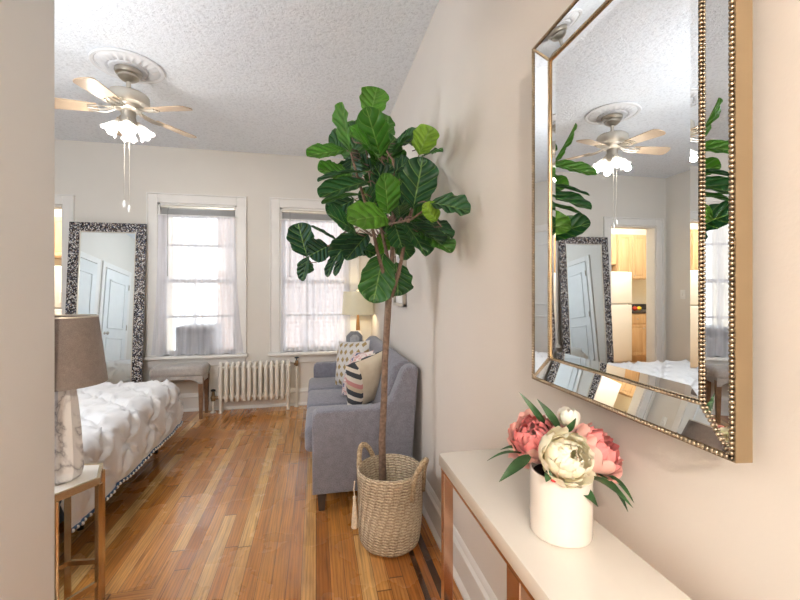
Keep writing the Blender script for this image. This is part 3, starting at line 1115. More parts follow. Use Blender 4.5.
basket_handle(R(130), 0.36, 0.07)
basket_handle(R(-40), 0.36, 0.075, 0.03)
bm = new()
tp_ = bc_ + Vector((-0.178, -0.025, 0.255))
tube(bm, [tp_ + Vector((0, 0, 0.07)), tp_ + Vector((-0.004, 0, 0.03)), tp_], 0.003, 6)
lathe(bm, [(0.003, 0.0), (0.009, -0.006), (0.009, -0.016), (0.007, -0.022), (0.010, -0.05), (0.017, -0.15), (0.016, -0.155), (0.001, -0.15)], tp_, 14)
obj('tassel', bm, M['tassel'], bk)['label'] = 'cream cotton tassel'

fg = thing('fiddle_leaf_fig', 'tall fiddle leaf fig tree with bare trunk standing in the basket', 'plant', (0.335, 2.0, 0.18))
bm = new()
lathe(bm, [(0.132, 0.19), (0.07, 0.205), (0.001, 0.21)], (bc_.x, bc_.y, 0), 32, False, True)
lathe(bm, [(0.10, 0.02), (0.132, 0.19)], (bc_.x, bc_.y, 0), 32, True)
obj('soil', bm, M['soil'], fg)
YT = 2.0
trunk = [at(383, 480, YT), at(382, 440, YT), at(384, 400, YT), at(385, 360, YT + .01), at(387, 325, YT), at(389, 293, YT)]
trunk[0].z = 0.19
bm = new()
tube(bm, trunk, [0.021, 0.0175, 0.0165, 0.016, 0.017, 0.0175], 12)
br = {
    'mid': ([(389, 296, 2.0), (392, 262, 2.0), (393, 230, 1.98), (394, 195, 1.97), (393, 160, 1.96), (386, 150, 1.95)], [0.015, 0.012, 0.011, 0.009, 0.007, 0.005]),
    'left': ([(388, 290, 2.0), (384, 275, 1.99), (377, 250, 1.95), (374, 235, 1.92), (366, 205, 1.84), (357, 175, 1.74), (350, 150, 1.66)], [0.011, 0.010, 0.009, 0.008, 0.007, 0.006, 0.004]),
    'lefti': ([(390, 268, 2.0), (386, 250, 2.02), (381, 228, 2.04), (374, 200, 2.06), (368, 165, 2.08), (366, 150, 2.08)], [0.010, 0.009, 0.008, 0.007, 0.006, 0.004]),
    'right': ([(391, 297, 2.0), (398, 275, 1.98), (401, 262, 1.97), (404, 245, 1.94), (408, 222, 1.88), (413, 205, 1.80), (417, 180, 1.75), (420, 160, 1.74)], [0.013, 0.011, 0.010, 0.009, 0.008, 0.007, 0.006, 0.004]),
    'low': ([(389, 224, 1.97), (400, 222, 1.80), (412, 219, 1.66), (424, 210, 1.56)], [0.006, 0.005, 0.005, 0.003]),
    'out': ([(372, 236, 1.95), (360, 226, 2.0), (345, 232, 2.08), (330, 245, 2.15), (318, 250, 2.2)], [0.006, 0.005, 0.005, 0.004, 0.003]),
}
obj('trunk', bm, M['bark'], fg, ang=180)
for k_, (pp, rr) in br.items():
    bm = new()
    tube(bm, [at(*p) for p in pp], rr, 9)
    obj('branch', bm, M['bark'], fg, ang=180)


def fiddle(bm, uvl, tonel, p, q, w, facing, tone, droop=0.12, fold=0.18, seed=0):
    """fiddle-shaped leaf from stalk end p to tip q; facing = direction the upper side looks"""
    rnd = random.Random(seed)
    p, q = Vector(p), Vector(q)
    d = q - p
    L = d.length
    dn = d.normalized()
    nr = Vector(facing)
    nr = (nr - dn * nr.dot(dn)).normalized()
    sd = dn.cross(nr).normalized()
    nu, nv = 8, 18
    ph = rnd.uniform(0, 6)
    g = []
    for j in range(nv + 1):
        v = 1 - (1 - j / nv) ** 1.7
        # narrow at the stalk, slight waist, broad rounded tip
        wid = (0.50 * (1 - (1 - min(v / 0.25, 1)) ** 2) + 0.50 * (1 - (1 - min(v / 0.68, 1)) ** 2) * (1 if v > 0.2 else v / 0.2)) * 0.5
        wid *= (1 - max(0, (v - 0.66) / 0.34) ** 2.4) ** 0.55 if v < 1 else 0.0
        wid = wid * w + 0.0008
        row = []
        for i in range(nu + 1):
            u = i / nu * 2 - 1
            wv = 1 + 0.06 * math.sin(v * 19 + ph + (2 if u > 0 else 0)) * abs(u)
            x = u * wid * wv
            h = abs(u) * wid * fold - droop * L * (v ** 2) + droop * L * v * 0.9
            h += wid * (0.10 * math.sin(v * 19 + ph) * u * u + 0.05 * math.sin(v * 37 - abs(u) * 8) * abs(u))
            row.append(bm.verts.new(p + dn * (L * v) + sd * x + nr * h))
        g.append(row)
    for j in range(nv):
        for i in range(nu):
            f = bm.faces.new((g[j][i], g[j][i + 1], g[j + 1][i + 1], g[j + 1][i]))
            for lp_, (a, b_) in zip(f.loops, ((i, j), (i + 1, j), (i + 1, j + 1), (i, j + 1))):
                lp_[uvl].uv = (a / nu, 1 - (1 - b_ / nv) ** 1.7)
                lp_[tonel].uv = (tone, 0.5)


# stalk end (px,py,y), tip (px,py,y), width px, facing, tone
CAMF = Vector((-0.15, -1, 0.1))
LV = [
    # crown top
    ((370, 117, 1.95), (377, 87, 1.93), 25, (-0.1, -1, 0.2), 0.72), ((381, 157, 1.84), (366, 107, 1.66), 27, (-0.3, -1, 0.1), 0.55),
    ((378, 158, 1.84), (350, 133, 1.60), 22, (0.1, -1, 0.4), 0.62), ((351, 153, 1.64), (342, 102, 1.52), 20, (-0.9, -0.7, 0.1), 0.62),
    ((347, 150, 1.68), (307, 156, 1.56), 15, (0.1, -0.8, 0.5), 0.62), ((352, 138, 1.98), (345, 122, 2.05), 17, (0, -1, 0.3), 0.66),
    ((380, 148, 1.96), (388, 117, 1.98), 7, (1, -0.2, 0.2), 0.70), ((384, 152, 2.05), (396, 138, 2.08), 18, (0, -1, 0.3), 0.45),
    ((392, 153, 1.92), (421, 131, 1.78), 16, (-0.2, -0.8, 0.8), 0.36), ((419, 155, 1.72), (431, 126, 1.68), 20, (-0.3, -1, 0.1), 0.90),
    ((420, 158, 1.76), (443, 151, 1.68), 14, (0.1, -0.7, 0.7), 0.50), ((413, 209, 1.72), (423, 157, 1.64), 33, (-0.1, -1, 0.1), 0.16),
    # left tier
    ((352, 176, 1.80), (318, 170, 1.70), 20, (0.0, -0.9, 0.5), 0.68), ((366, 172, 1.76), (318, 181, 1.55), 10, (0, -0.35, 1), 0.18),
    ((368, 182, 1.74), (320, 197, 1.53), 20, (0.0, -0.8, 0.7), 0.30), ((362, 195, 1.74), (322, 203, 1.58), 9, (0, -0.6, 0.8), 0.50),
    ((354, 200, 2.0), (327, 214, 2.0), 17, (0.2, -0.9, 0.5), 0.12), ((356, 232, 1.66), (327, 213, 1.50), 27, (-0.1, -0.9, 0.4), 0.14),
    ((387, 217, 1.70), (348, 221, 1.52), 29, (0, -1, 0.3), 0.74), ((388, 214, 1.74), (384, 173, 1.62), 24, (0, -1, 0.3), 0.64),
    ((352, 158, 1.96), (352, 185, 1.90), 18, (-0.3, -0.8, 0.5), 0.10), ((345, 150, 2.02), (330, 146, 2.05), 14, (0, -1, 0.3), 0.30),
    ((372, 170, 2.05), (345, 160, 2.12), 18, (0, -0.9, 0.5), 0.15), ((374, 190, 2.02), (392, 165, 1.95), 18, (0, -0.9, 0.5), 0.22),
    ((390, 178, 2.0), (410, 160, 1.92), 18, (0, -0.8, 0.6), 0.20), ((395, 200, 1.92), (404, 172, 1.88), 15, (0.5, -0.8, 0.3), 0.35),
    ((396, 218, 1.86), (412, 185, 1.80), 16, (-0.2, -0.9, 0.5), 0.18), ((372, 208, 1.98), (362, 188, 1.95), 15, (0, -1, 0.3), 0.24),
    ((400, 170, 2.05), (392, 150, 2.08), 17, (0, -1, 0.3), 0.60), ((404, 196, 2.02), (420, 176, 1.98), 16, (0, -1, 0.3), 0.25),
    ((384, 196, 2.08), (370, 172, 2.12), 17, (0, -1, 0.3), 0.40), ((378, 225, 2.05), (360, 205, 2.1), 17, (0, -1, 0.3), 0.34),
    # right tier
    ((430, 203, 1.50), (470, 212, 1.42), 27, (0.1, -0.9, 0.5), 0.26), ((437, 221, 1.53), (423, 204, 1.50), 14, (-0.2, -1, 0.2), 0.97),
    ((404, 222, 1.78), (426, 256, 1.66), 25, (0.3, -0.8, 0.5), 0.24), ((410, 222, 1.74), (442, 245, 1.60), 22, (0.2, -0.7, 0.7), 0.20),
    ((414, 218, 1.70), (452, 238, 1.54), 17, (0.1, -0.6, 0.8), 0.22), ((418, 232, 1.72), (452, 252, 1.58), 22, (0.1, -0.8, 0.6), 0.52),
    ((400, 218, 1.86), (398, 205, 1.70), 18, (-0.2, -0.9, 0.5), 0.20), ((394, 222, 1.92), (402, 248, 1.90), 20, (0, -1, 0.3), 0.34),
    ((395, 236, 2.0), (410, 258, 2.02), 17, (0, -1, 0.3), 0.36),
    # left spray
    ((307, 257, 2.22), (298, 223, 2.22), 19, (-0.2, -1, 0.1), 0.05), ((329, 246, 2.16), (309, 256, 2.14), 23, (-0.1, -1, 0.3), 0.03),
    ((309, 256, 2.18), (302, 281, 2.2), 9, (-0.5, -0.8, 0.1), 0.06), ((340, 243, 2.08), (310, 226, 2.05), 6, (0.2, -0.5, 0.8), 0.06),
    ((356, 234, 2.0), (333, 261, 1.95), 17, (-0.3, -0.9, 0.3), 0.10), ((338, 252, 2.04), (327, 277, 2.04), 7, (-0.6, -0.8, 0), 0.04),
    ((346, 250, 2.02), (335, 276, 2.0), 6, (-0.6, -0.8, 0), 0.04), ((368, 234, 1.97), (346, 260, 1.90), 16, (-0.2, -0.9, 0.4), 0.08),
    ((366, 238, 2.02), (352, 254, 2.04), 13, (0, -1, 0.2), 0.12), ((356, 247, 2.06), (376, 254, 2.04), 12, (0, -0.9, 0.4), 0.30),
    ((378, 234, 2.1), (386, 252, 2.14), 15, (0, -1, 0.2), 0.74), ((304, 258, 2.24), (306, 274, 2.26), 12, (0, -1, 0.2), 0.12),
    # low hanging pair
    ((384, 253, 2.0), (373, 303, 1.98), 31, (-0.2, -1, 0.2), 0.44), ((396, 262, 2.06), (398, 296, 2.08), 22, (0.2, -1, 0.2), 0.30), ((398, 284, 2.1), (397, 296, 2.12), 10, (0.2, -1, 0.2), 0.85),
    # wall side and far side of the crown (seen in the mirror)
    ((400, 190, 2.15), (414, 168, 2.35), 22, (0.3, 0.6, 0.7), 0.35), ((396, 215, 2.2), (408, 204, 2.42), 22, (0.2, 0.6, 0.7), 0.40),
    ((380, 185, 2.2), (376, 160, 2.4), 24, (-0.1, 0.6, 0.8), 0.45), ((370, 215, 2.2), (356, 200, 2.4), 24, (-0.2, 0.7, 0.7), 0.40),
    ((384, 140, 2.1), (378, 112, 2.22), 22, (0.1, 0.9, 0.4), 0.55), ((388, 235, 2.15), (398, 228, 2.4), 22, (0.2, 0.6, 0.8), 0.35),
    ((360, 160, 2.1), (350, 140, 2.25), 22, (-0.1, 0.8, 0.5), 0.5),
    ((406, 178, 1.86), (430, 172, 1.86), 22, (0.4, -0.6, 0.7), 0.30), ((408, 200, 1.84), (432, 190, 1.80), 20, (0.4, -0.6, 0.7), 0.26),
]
rl = random.Random(21)
for k in range(22):
    px_, py_, yy_ = rl.uniform(348, 424), rl.uniform(140, 240), rl.uniform(1.98, 2.14)
    an_ = rl.uniform(-PI, PI)
    ln_ = rl.uniform(22, 34)
    LV.append(((px_, py_, yy_), (px_ + ln_ * math.cos(an_), py_ - abs(ln_ * math.sin(an_)) * rl.choice((1, 1, -0.6)), yy_ + rl.uniform(-0.06, 0.05)), rl.uniform(15, 21), (rl.uniform(-0.5, 0.5), -0.8, rl.uniform(0.1, 0.8)), rl.choice((0.06, 0.15, 0.22, 0.3, 0.5))))
bm = new()
ul, tl_ = bm.loops.layers.uv.new('leaf'), bm.loops.layers.uv.new('tone')
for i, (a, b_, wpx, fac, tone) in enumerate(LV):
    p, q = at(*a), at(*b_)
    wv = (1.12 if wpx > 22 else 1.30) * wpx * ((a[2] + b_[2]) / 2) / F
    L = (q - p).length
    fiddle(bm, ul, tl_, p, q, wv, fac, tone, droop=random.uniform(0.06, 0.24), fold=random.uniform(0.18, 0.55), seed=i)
    # short stalk back towards the middle of the crown
    dn = (p - q).normalized()
    mid_ = at(388, min(max(a[1] + 12, 150), 262), 1.97)
    s1 = p + dn * 0.03
    s2 = s1 + (mid_ - s1).normalized() * 0.05
    bs = new()
    tube(bs, [p, s1, s2], [0.0022, 0.0026, 0.003], 6)
    obj('leaf_stalk', bs, M['twig'], fg, ang=180)
for v_ in bm.verts:
    if v_.co.x > XR - 0.015:
        v_.co.x = XR - 0.015 - 0.1 * (v_.co.x - XR + 0.015)
obj('foliage', bm, M['leaf'], fg, ang=180, recalc=False)

# ================================================================== SOFA
sf = thing('sofa', 'grey tweed three-seat sofa with sloping arms against the right wall', 'sofa', (0.28, 3.1, 0))
prof = [(-0.020, 0.105), (-0.022, 0.52), (-0.016, 0.553), (0.008, 0.572), (0.10, 0.575), (0.34, 0.572), (0.40, 0.585), (0.435, 0.62), (0.465, 0.69), (0.487, 0.748), (0.505, 0.785), (0.535, 0.806), (0.575, 0.808), (0.590, 0.795), (0.587, 0.70), (0.545, 0.105)]
for a, b_ in ((2.285, 2.40), (3.80, 3.915)):
    bm = new()
    prism(bm, prof, 'y', a, b_, 0.014, 3)
    obj('arm', bm, M['sofa'], sf, ang=50)
bm = new()
box(bm, 0.0, 0.545, 2.395, 3.805, 0.105, 0.305, 0.01, 2)
obj('seat_base', bm, M['sofa'], sf)
bm = new()
prism(bm, [(0.37, 0.30), (0.395, 0.50), (0.435, 0.70), (0.462, 0.785), (0.50, 0.818), (0.545, 0.822), (0.585, 0.80), (0.585, 0.70), (0.545, 0.11), (0.43, 0.11)], 'y', 2.395, 3.805, 0.015, 3)
obj('backrest', bm, M['sofa'], sf, ang=50)
cw = (3.80 - 2.40) / 3
for k in range(3):
    bm = new()
    box(bm, -0.065, 0.42, 2.402 + k * cw, 2.398 + (k + 1) * cw, 0.295, 0.452, 0.035, 4)
    obj('seat_cushion', bm, M['sofa'], sf, ang=60)
    bm = new()
    vs = box(bm, 0.415, 0.495, 2.404 + k * cw, 2.396 + (k + 1) * cw, 0.452, 0.80, 0.045, 4)
    for v_ in bm.verts:
        v_.co.x += (v_.co.z - 0.45) * 0.12
    obj('back_cushion', bm, M['sofa'], sf, ang=60)
for x in (0.012, 0.50):
    for y in (2.335, 3.865):
        bm = new()
        lathe(bm, [(0.024, 0.0), (0.036, 0.105)], (x + 0.02, y, 0), 4, True, True, Matrix.Rotation(R(45), 3, 'Z'))
        obj('leg', bm, M['dark_wood'], sf, flat=True)


def pillow(name, label, c, normal, size, thick, m, roll=0.0, group=None):
    n = Vector(normal).normalized()
    a = Vector((0, 0, 1)).cross(n).normalized()       # across
    b2 = n.cross(a).normalized()                       # up
    ca, sa = math.cos(roll), math.sin(roll)
    a, b2 = a * ca + b2 * sa, b2 * ca - a * sa
    bm = new()
    uvl, sdl = bm.loops.layers.uv.new('cover'), bm.loops.layers.uv.new('side')
    N = 18
    c = Vector(c)
    for sgn in (1, -1):
        g = []
        for j in range(N + 1):
            row = []
            for i in range(N + 1):
                u, v = i / N * 2 - 1, j / N * 2 - 1
                pin = 1 - 0.07 * (1 - abs(v) ** 2) * 1.0
                pinv = 1 - 0.07 * (1 - abs(u) ** 2)
                h = thick * (max(0, 1 - abs(u) ** 2.6) * max(0, 1 - abs(v) ** 2.6)) ** 0.55
                h += 0.006 * math.sin(u * 7 + v * 3) * (1 - u * u) * (1 - v * v)
                row.append(bm.verts.new(c + a * (u * size / 2 * pin) + b2 * (v * size / 2 * pinv) + n * (sgn * h)))
            g.append(row)
        for j in range(N):
            for i in range(N):
                q = (g[j][i], g[j][i + 1], g[j + 1][i + 1], g[j + 1][i])
                ids = ((i, j), (i + 1, j), (i + 1, j + 1), (i, j + 1))
                if sgn < 0:
                    q, ids = q[::-1], ids[::-1]
                f = bm.faces.new(q)
                for lp_, (x_, y_) in zip(f.loops, ids):
                    lp_[uvl].uv = (x_ / N, y_ / N)
                    lp_[sdl].uv = (1.0 if sgn > 0 else 0.0, 0)
    bmesh.ops.remove_doubles(bm, verts=bm.verts[:], dist=0.0005)
    o = obj(name, bm, m, None, ang=60, recalc=False)
    tag(o, label, 'pillow', group)
    return o


GP = 'throw pillows on the sofa'
pillow('throw_pillow', 'grey throw pillow with gold diamonds at the far end of the sofa', (0.295, 3.36, 0.640), (-0.80, -0.58, 0.20), 0.39, 0.070, M['cover_diamond'], R(6), GP)
pillow('throw_pillow', 'pink and navy patterned throw pillow between the other two pillows', (0.300, 2.98, 0.635), (-0.88, -0.22, 0.36), 0.35, 0.060, M['cover_pink'], R(10), GP)
pillow('throw_pillow', 'cream throw pillow with dark striped front, nearest on the sofa', (0.355, 2.77, 0.635), (-0.52, 0.80, 0.28), 0.37, 0.095, M['cover_stripe'], R(-14), GP)

# ================================================================== PICTURE ON THE RIGHT WALL
pc = thing('picture_frame', 'silver framed picture on the right wall behind the tree', 'picture', (XR, 2.86, 1.36))
bm = new()
y0_, y1_, z0_, z1_ = 2.70, 3.05, 1.14, 1.62
for q in ((y0_, y1_, z0_, z0_ + 0.022), (y0_, y1_, z1_ - 0.022, z1_), (y0_, y0_ + 0.022, z0_, z1_), (y1_ - 0.022, y1_, z0_, z1_)):
    box(bm, XR - 0.028, XR - 0.001, *q, 0.002, 1)
obj('frame', bm, M['brushed'], pc)
bm = new()
box(bm, XR - 0.012, XR - 0.002, y0_ + 0.02, y1_ - 0.02, z0_ + 0.02, z1_ - 0.02)
obj('mat_board', bm, M['plastic_white'], pc)
bm = new()
box(bm, XR - 0.014, XR - 0.0115, y0_ + 0.09, y1_ - 0.09, z0_ + 0.11, z1_ - 0.11)
obj('print', bm, plain('pale_print', (0.52, 0.55, 0.58), 0.6, var=0.4, scale=9), pc)

# ================================================================== RADIATOR
rx0, rx1, ry0, ry1 = -0.985, -0.262, 4.365, 4.475
rd = thing('radiator', 'cream cast iron column radiator under the windows', 'radiator', ((rx0 + rx1) / 2, (ry0 + ry1) / 2, 0))
NS = 13
st_ = (rx1 - rx0) / NS
for k in range(NS):
    x = rx0 + (k + 0.5) * st_
    bm = new()
    end = k in (0, NS - 1)
    zb = 0.115
    for yy in (ry0 + 0.020, ry1 - 0.020):
        tube(bm, [(x, yy, zb), (x, yy, zb + 0.03), (x, yy, 0.27), (x, yy, 0.45), (x, yy, 0.475)], [0.014, 0.0200, 0.0200, 0.0200, 0.015], 10)
    # top and bottom hubs
    tube(bm, [(x, ry0 + 0.012, 0.462), (x, ry0 + 0.03, 0.485), (x, (ry0 + ry1) / 2, 0.497), (x, ry1 - 0.03, 0.485), (x, ry1 - 0.012, 0.462)], [0.015, 0.021, 0.022, 0.021, 0.015], 10)
    tube(bm, [(x, ry0 + 0.015, 0.140), (x, (ry0 + ry1) / 2, 0.118), (x, ry1 - 0.015, 0.140)], [0.016, 0.021, 0.016], 10)
    tube(bm, [(x - st_ / 2, (ry0 + ry1) / 2, 0.455), (x + st_ / 2, (ry0 + ry1) / 2, 0.455)], 0.019, 10)
    tube(bm, [(x - st_ / 2, (ry0 + ry1) / 2, 0.15), (x + st_ / 2, (ry0 + ry1) / 2, 0.15)], 0.019, 10)
    if end:
        for yy in (ry0 + 0.020, ry1 - 0.020):
            tube(bm, [(x, yy, 0.14), (x, yy, 0.05), (x, yy, 0.018), (x, yy, 0.0)], [0.0165, 0.014, 0.014, 0.019], 10)
    obj('section', bm, M['white_metal'], rd, ang=60)
bm = new()
ym = (ry0 + ry1) / 2
tube(bm, [(rx0, ym, 0.15), (rx0 - 0.05, ym, 0.15)], 0.016, 10)
tube(bm, [(rx0 - 0.05, ym, 0.22), (rx0 - 0.05, ym, 0.12)], [0.014, 0.020], 10)
ball(bm, (rx0 - 0.05, ym, 0.155), 0.026, 2)
obj('valve', bm, plain('aged_brass', (0.30, 0.20, 0.11), 0.4, 0.9), rd)
bm = new()
lathe(bm, [(0.004, 0.215), (0.022, 0.22), (0.024, 0.232), (0.010, 0.24)], (rx0 - 0.05, ym, 0), 12, True, True)
obj('valve_knob', bm, M['black'], rd)
bm = new()
tube(bm, [(rx0 - 0.05, ym, 0.14), (rx0 - 0.05, ym, 0.0)], 0.012, 10)
lathe(bm, [(0.030, 0.0), (0.028, 0.008), (0.013, 0.012)], (rx0 - 0.05, ym, 0), 16, True)
obj('supply_pipe', bm, M['white_metal'], rd)
rp = thing('riser_pipe', 'thin cream vertical pipe with dark cap standing at the right of the radiator', 'pipe', (-0.205, 4.47, 0))
bm = new()
tube(bm, [(-0.205, 4.47, 0), (-0.205, 4.47, 0.48)], 0.012, 10)
lathe(bm, [(0.028, 0.0), (0.026, 0.008), (0.012, 0.012)], (-0.205, 4.47, 0), 16, True)
obj('tube', bm, M['white_metal'], rp)
bm = new()
tube(bm, [(-0.205, 4.47, 0.44), (-0.205, 4.47, 0.455), (-0.205, 4.47, 0.49), (-0.205, 4.47, 0.50)], [0.012, 0.017, 0.017, 0.012], 10)
tube(bm, [(-0.205, 4.47, 0.465), (-0.225, 4.44, 0.465)], 0.010, 8)
obj('collar', bm, bpy.data.materials['aged_brass'], rp)
bm = new()
lathe(bm, [(0.006, 0.495), (0.008, 0.52), (0.022, 0.524), (0.022, 0.535), (0.004, 0.54)], (-0.205, 4.47, 0), 14, True, True)
obj('cap', bm, plain('blue_black_cap', (0.02, 0.035, 0.06), 0.4), rp)

# ================================================================== BENCH
be = thing('upholstered_stool', 'grey upholstered bench seat with brown wooden legs under the left window', 'bench', (-1.31, 4.33, 0))
bx0, bx1, by0, by1 = -1.555, -1.070, 4.20, 4.47
bm = new()
box(bm, bx0, bx1, by0, by1, 0.415, 0.515, 0.035, 4)
for v_ in bm.verts:
    if v_.co.z > 0.47:
        u_ = (v_.co.x - bx0) / (bx1 - bx0) * 2 - 1
        v_.co.z += 0.012 * (1 - u_ * u_)
obj('seat', bm, M['bench'], be, ang=60)
bm = new()
# skirt with an arched lower edge
n_ = 16
for yy0, yy1 in ((by0 + 0.012, by0 + 0.034), (by1 - 0.034, by1 - 0.012)):
    poly = [(bx0 + 0.012, 0.43), (bx0 + 0.012, 0.345)]
    for k in range(n_ + 1):
        f = k / n_
        poly.append((bx0 + 0.045 + (bx1 - bx0 - 0.09) * f, 0.345 + 0.045 * min(1, 4 * math.sin(PI * f) ** 1.0 * 0.5)))
    poly += [(bx1 - 0.012, 0.345), (bx1 - 0.012, 0.43)]
    prism(bm, poly, 'y', yy0, yy1)
for xx0 in (bx0 + 0.012, bx1 - 0.034):
    box(bm, xx0, xx0 + 0.022, by0 + 0.03, by1 - 0.03, 0.365, 0.43)
obj('apron', bm, M['bench'], be, ang=30)
for x in (bx0 + 0.032, bx1 - 0.032):
    for y in (by0 + 0.036, by1 - 0.036):
        bm = new()
        lathe(bm, [(0.020, 0), (0.031, 0.40)], (x, y, 0), 4, True, True, Matrix.Rotation(R(45), 3, 'Z'))
        obj('leg', bm, M['bench_wood'], be, flat=True)

# ================================================================== LEANING FLOOR MIRROR
sm = thing('floor_mirror', 'tall leaning mirror in a black and white mosaic frame beside the left window', 'mirror', (-2.01, 4.30, 0))
H_, wf, wi = 1.93, 0.338, 0.090
lean = math.asin((YB - 0.03 - 4.36) / H_)
Mx = Matrix.Translation((-2.01, 4.33, 0.0)) @ Matrix.Rotation(-lean, 4, 'X')
bm = new()
for q in ((-wf, wf, 0, wi), (-wf, wf, H_ - wi, H_), (-wf, -wf + wi, wi, H_ - wi), (wf - wi, wf, wi, H_ - wi)):
    box(bm, q[0], q[1], -0.005, 0.025, q[2], q[3], 0.003, 1, Mx)
obj('frame', bm, M['mosaic'], sm, flat=True)
bm = new()
box(bm, -wf + wi - 0.004, wf - wi + 0.004, 0.008, 0.014, wi - 0.004, H_ - wi + 0.004, M=Mx)
obj('mirror_pane', bm, M['mirror_blue'], sm, flat=True)
bm = new()
for q in ((-wf + wi - 0.001, wf - wi + 0.001, wi - 0.001, wi + 0.008), (-wf + wi, wf - wi, H_ - wi - 0.008, H_ - wi), (-wf + wi, -wf + wi + 0.008, wi, H_ - wi), (wf - wi - 0.008, wf - wi, wi, H_ - wi)):
    box(bm, q[0], q[1], -0.001, 0.010, q[2], q[3], M=Mx)
obj('inner_lip', bm, M['nickel_pale'], sm, flat=True)

# ================================================================== BED
XE = -1.165     # right edge of the mattress
bd = thing('bed', 'bed with navy upholstered base and dark tapered legs at the left', 'bed', (-1.85, 2.45, 0))
bx0, bx1, by0, by1 = -2.52, XE, 1.42, 3.46
bm = new()
box(bm, bx0, bx0 + 0.05, by0, by1, 0.16, 0.34, 0.012, 2)
box(bm, bx1 - 0.05, bx1, by0, by1, 0.16, 0.34, 0.012, 2)
box(bm, bx0, bx1, by1 - 0.05, by1, 0.16, 0.36, 0.012, 2)
box(bm, bx0 + 0.04, bx1 - 0.04, by0, by1 - 0.04, 0.24, 0.30)
obj('frame', bm, M['blue_fabric'], bd)
bm = new()
box(bm, bx0, bx1, by0 - 0.08, by0, 0.10, 1.08, 0.03, 4)
obj('headboard', bm, M['blue_fabric'], bd)
for x in (bx0 + 0.07, bx1 - 0.045):
    for y in (by0 + 0.12, 2.40, by1 - 0.05):
        bm = new()
        lathe(bm, [(0.015, 0), (0.016, 0.02), (0.020, 0.05), (0.026, 0.11), (0.022, 0.125), (0.030, 0.14), (0.030, 0.165)], (x, y, 0), 16, True, True)
        obj('leg', bm, M['black'], bd)
bm = new()
box(bm, bx0 + 0.02, bx1 - 0.02, by0 + 0.01, by1 - 0.03, 0.30, 0.50, 0.04, 4)
obj('mattress', bm, M['sheet'], bd)

# comforter with pinched pleats, draped over both sides and the foot
ZT = 0.532
rr_ = 0.085


def fold(d, r_=0.085):
    if d <= 0:
        return d, 0.0
    th = min(d / r_, PI / 2)
    off, drop = r_ * math.sin(th), r_ * (1 - math.cos(th))
    ex = max(0, d - r_ * PI / 2)
    return off + ex * 0.16, drop + ex * 0.985


def puff(a, b):
    s = 0.32
    p, q = (a + b) / s, (a - b) / s
    hx = abs(math.sin(PI * p)) * abs(math.sin(PI * q))
    crease = hx ** 0.45
    # distance to nearest tuft, and the pleats radiating from it
    best = 9
    for (i, j) in ((math.floor(p), math.floor(q)), (math.ceil(p), math.floor(q)), (math.floor(p), math.ceil(q)), (math.ceil(p), math.ceil(q))):
        ta, tb = (i + j) * s / 2, (i - j) * s / 2
        d = math.hypot(a - ta, b - tb)
        if d < best:
            best, phi = d, math.atan2(b - tb, a - ta)
    ray = 1 - abs(math.sin(phi * 3 + 0.6))
    pleat = 0.028 * ray ** 2.2 * math.exp(-((best - 0.055) / 0.060) ** 2)
    return 0.024 * hx ** 0.5 - 0.014 * math.exp(-(best / 0.022) ** 2) + pleat + 0.003 * math.sin(a * 19 + b * 7) * math.sin(b * 13)


ax0, ax1 = bx0 + 0.03, XE + 0.005
yh, yf = by0 + 0.52, by1 - 0.07
over, foot = 0.37, 0.36
na, nb = 150, 150
bm = new()
grid = []
hem = []
A0, A1, B0, B1 = ax0 - over, ax1 + over, yh, yf + foot
pos = {}


def cpos(a, b):
    ox = a - ax1 if a > ax1 else (ax0 - a if a < ax0 else 0)
    oy = b - yf if b > yf else 0
    fx, dx = fold(ox)
    fy, dy = fold(oy, 0.17)
    x = (ax1 + fx) if a > ax1 else (ax0 - fx if a < ax0 else a)
    y = yf + fy if b > yf else b
    drop = math.hypot(dx, dy) if dx > 0 and dy > 0 else dx + dy
    # rounded corner: pull the corner of the cloth in
    if ox > 0 and oy > 0:
        m_ = min(ox, oy)
        sx = -1 if a > ax1 else 1
        x += sx * 0.35 * m_ * 0.5
        y -= 0.35 * m_ * 0.5
    return Vector((x, y, ZT - drop))


for j in range(nb + 1):
    row = []
    b = B0 + (B1 - B0) * j / nb
    for i in range(na + 1):
        a = A0 + (A1 - A0) * i / na
        row.append(cpos(a, b))
    grid.append(row)
vv = []
for j in range(nb + 1):
    row = []
    for i in range(na + 1):
        p = grid[j][i]
        du = grid[j][min(i + 1, na)] - grid[j][max(i - 1, 0)]
        dv = grid[min(j + 1, nb)][i] - grid[max(j - 1, 0)][i]
        n_ = du.cross(dv)
        n_ = n_.normalized() if n_.length > 1e-9 else Vector((0, 0, 1))
        a = A0 + (A1 - A0) * i / na
        b = B0 + (B1 - B0) * j / nb
        ed = min(i, na - i, nb - j) / 6
        q = p + n_ * puff(a, b) * min(1, 0.25 + ed)
        q.z = max(q.z, 0.205 + 0.02 * math.sin(b * 14 + a * 9))
        row.append(bm.verts.new(q))
    vv.append(row)
for j in range(nb):
    for i in range(na):
        bm.faces.new((vv[j][i], vv[j][i + 1], vv[j + 1][i + 1], vv[j + 1][i]))
hem = [vv[j][na].co.copy() for j in range(nb + 1)] + [vv[nb][i].co.copy() for i in range(na - 1, -1, -1)]
cf = thing('comforter', 'white pinch-pleated comforter with pom-pom edging draped over the bed', 'bedding', (-1.85, 2.45, 0.5))
obj('cover', bm, M['comforter'], cf, ang=180)
bm, bn_ = new(), new()
acc = 0
for p, q in zip(hem, hem[1:]):
    acc += (q - p).length
    if acc > 0.028:
        acc = 0
        ball(bm, q + Vector((0.006, 0, -0.008)), 0.0095, 1)
o_ = obj('pompom_trim', bm, M['sheet'], cf, ang=180)
tube(bn_, [p + Vector((0.0, 0, -0.006)) for p in hem[::2]], 0.009, 6)
